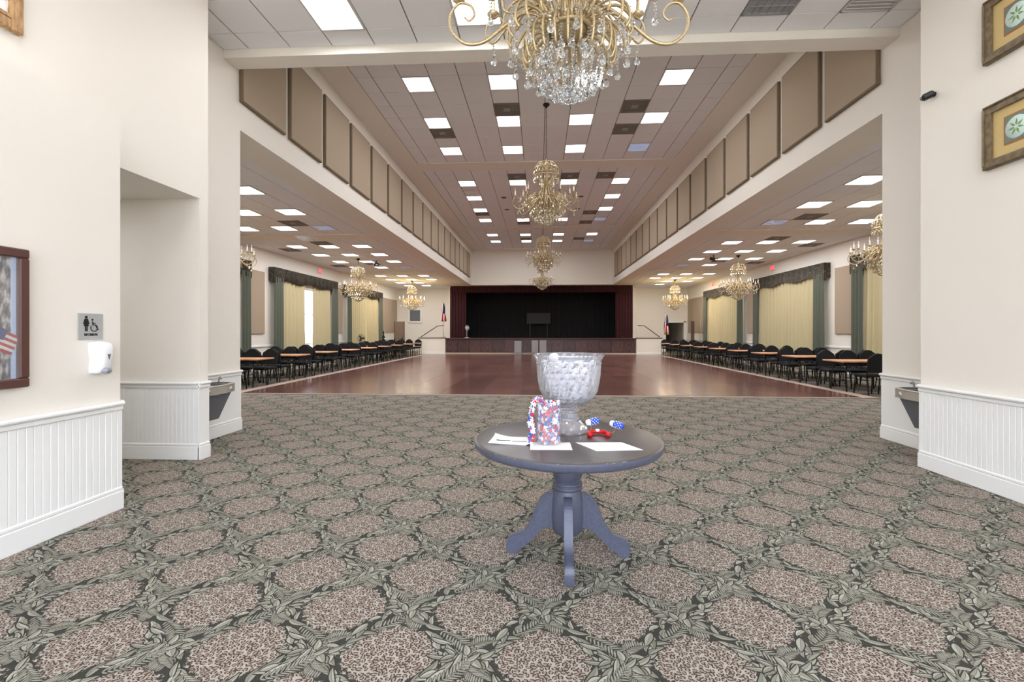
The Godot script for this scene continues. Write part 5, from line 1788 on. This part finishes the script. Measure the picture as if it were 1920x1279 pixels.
	# two framed botanical prints on the right wall
	for s in [[4.15, "upper one beside the security camera"], [3.195, "lower one beside the security camera"]]:
		var fp := thing("framed_print", "wood framed botanical print with gold mat, %s" % s[1], "picture", P(4.08, s[0], 3.99), -PI / 2)
		var fw := 0.76
		var fh := 0.57
		for q: int in [-1, 1]:
			var st := begin()
			add_prism(st, PackedVector2Array([Vector2(-fw / 2, fh / 2), Vector2(fw / 2, fh / 2), Vector2(fw / 2 - 0.075, fh / 2 - 0.075), Vector2(-fw / 2 + 0.075, fh / 2 - 0.075)]), 0.045)
			part(fp, "frame_rail", done(st), M.frame_wood, Vector3.ZERO, Vector3(0, 0, 0 if q > 0 else PI))
			var st2 := begin()
			add_prism(st2, PackedVector2Array([Vector2(fw / 2, fh / 2), Vector2(fw / 2, -fh / 2), Vector2(fw / 2 - 0.075, -fh / 2 + 0.075), Vector2(fw / 2 - 0.075, fh / 2 - 0.075)]), 0.045)
			part(fp, "frame_stile", done(st2), M.frame_wood, Vector3.ZERO, Vector3(0, 0, 0 if q > 0 else PI))
			part(fp, "outer_bead", box(Vector3(fw - 0.02, 0.016, 0.06), 0.005), M.frame_wood, Vector3(0, q * (fh / 2 - 0.012), 0.03))
			part(fp, "outer_bead", box(Vector3(0.016, fh - 0.05, 0.06), 0.005), M.frame_wood, Vector3(q * (fw / 2 - 0.012), 0, 0.03))
		part(fp, "mat", box(Vector3(fw - 0.14, fh - 0.14, 0.008)), M.gold_mat, Vector3(0, 0, 0.016))
		part(fp, "fillet", box(Vector3(0.42, 0.25, 0.006)), M.rust_line, Vector3(0, 0, 0.021))
		part(fp, "print_ground", box(Vector3(0.395, 0.225, 0.006)), M.print_green, Vector3(0, 0, 0.024))
		for q: int in [-1, 1]:
			part(fp, "oval", lathe([Vector2(0, 0.003), Vector2(0.092, 0.003), Vector2(0.095, 0)], 28), M.plate_blue, Vector3(q * 0.10, 0, 0.027), Vector3(PI / 2, 0, 0))
			for k in 7:
				var a := TAU * k / 7 + 0.3 * q
				var lf := prism([Vector2(0, 0), Vector2(0.02, 0.010), Vector2(0.058, 0.0), Vector2(0.02, -0.010)], 0.002)
				part(fp, "leaf", lf, M.leaf_green, Vector3(q * 0.10 + cos(a) * 0.012, sin(a) * 0.012, 0.030), Vector3(0, 0, a))
	# security camera on the right wall
	var sc := thing("security_camera", "small black security camera on the right lobby wall", "camera", P(4.08, 3.9, 4.93), -PI / 2)
	part(sc, "mount", lathe([Vector2(0, 0.03), Vector2(0.022, 0.03), Vector2(0.026, 0), Vector2(0, 0)], 14), M.black_plastic, Vector3.ZERO, Vector3(PI / 2, 0, 0))
	part(sc, "body", box(Vector3(0.07, 0.06, 0.10), 0.014), M.black_plastic, Vector3(0, -0.012, 0.065), Vector3(0.35, -0.5, 0))
	part(sc, "lens", lathe([Vector2(0, 0.006), Vector2(0.018, 0.005), Vector2(0.022, 0)], 14), M.grey_enamel, Vector3(-0.024, -0.032, 0.112), Vector3(PI / 2 + 0.35, -0.5, 0))
	# drinking fountains
	fountain("steel drinking fountain with grey housing on the wall beside the corridor", P(XL + 0.022, 0, 5.62), PI / 2)
	fountain("steel drinking fountain with grey housing on the pillar beside the framed prints", P(XR - 0.022, 0, 5.5), -PI / 2)

func fountain(label: String, at: Vector3, turn: float) -> void:
	var o := thing("drinking_fountain", label, "fountain", at, turn)
	# +z of the thing points away from the wall
	var basin := begin()
	var pl := PackedVector2Array([Vector2(-0.36, 0.0), Vector2(0.36, 0.0), Vector2(0.36, 0.20), Vector2(0.31, 0.29), Vector2(0.10, 0.33), Vector2(-0.10, 0.33), Vector2(-0.31, 0.29), Vector2(-0.36, 0.20)])
	add_prism(basin, pl, 0.105, Transform3D(Basis(Vector3(1, 0, 0), Vector3(0, 0, 1), Vector3(0, -1, 0)), Vector3(0, 0.105, 0)))
	part(o, "basin", done(basin), M.steel, Vector3(0, 0.645, 0))
	var rim := []
	for q in pl:
		rim.append(Vector3(q.x * 0.97, 0.75, q.y * 0.97 + 0.004))
	part(o, "rim", tube(rim, 0.012, 6, -1, true), M.steel)
	for s: int in [-1, 1]:
		part(o, "bowl", lathe([Vector2(0.115, 0.012), Vector2(0.125, 0.014), Vector2(0.13, 0.004), Vector2(0.10, 0.0), Vector2(0.0, -0.002)], 24), M.grey_enamel, Vector3(s * 0.17, 0.752, 0.17))
		part(o, "spout", tube(curve([Vector3(s * 0.30, 0.75, 0.07), Vector3(s * 0.30, 0.81, 0.08), Vector3(s * 0.29, 0.83, 0.105), Vector3(s * 0.275, 0.812, 0.13)], 4), 0.012, 8), M.steel)
		part(o, "push_button", lathe([Vector2(0, 0.016), Vector2(0.026, 0.016), Vector2(0.03, 0)], 16), M.steel, Vector3(s * 0.20, 0.69, 0.306), Vector3(PI / 2, 0, s * 0.0))
	var hs := begin()
	var a := [Vector3(-0.27, 0.645, 0.0), Vector3(0.27, 0.645, 0.0), Vector3(0.27, 0.645, 0.27), Vector3(-0.27, 0.645, 0.27)]
	var b := [Vector3(-0.21, 0.29, 0.0), Vector3(0.21, 0.29, 0.0), Vector3(0.21, 0.29, 0.14), Vector3(-0.21, 0.29, 0.14)]
	var ct := Vector3(0, 0.45, 0.12)
	quad_out(hs, a, ct)
	quad_out(hs, b, ct)
	for k in 4:
		var j := (k + 1) % 4
		quad_out(hs, [a[k], a[j], b[j], b[k]], ct)
	part(o, "housing", done(hs), M.grey_enamel)
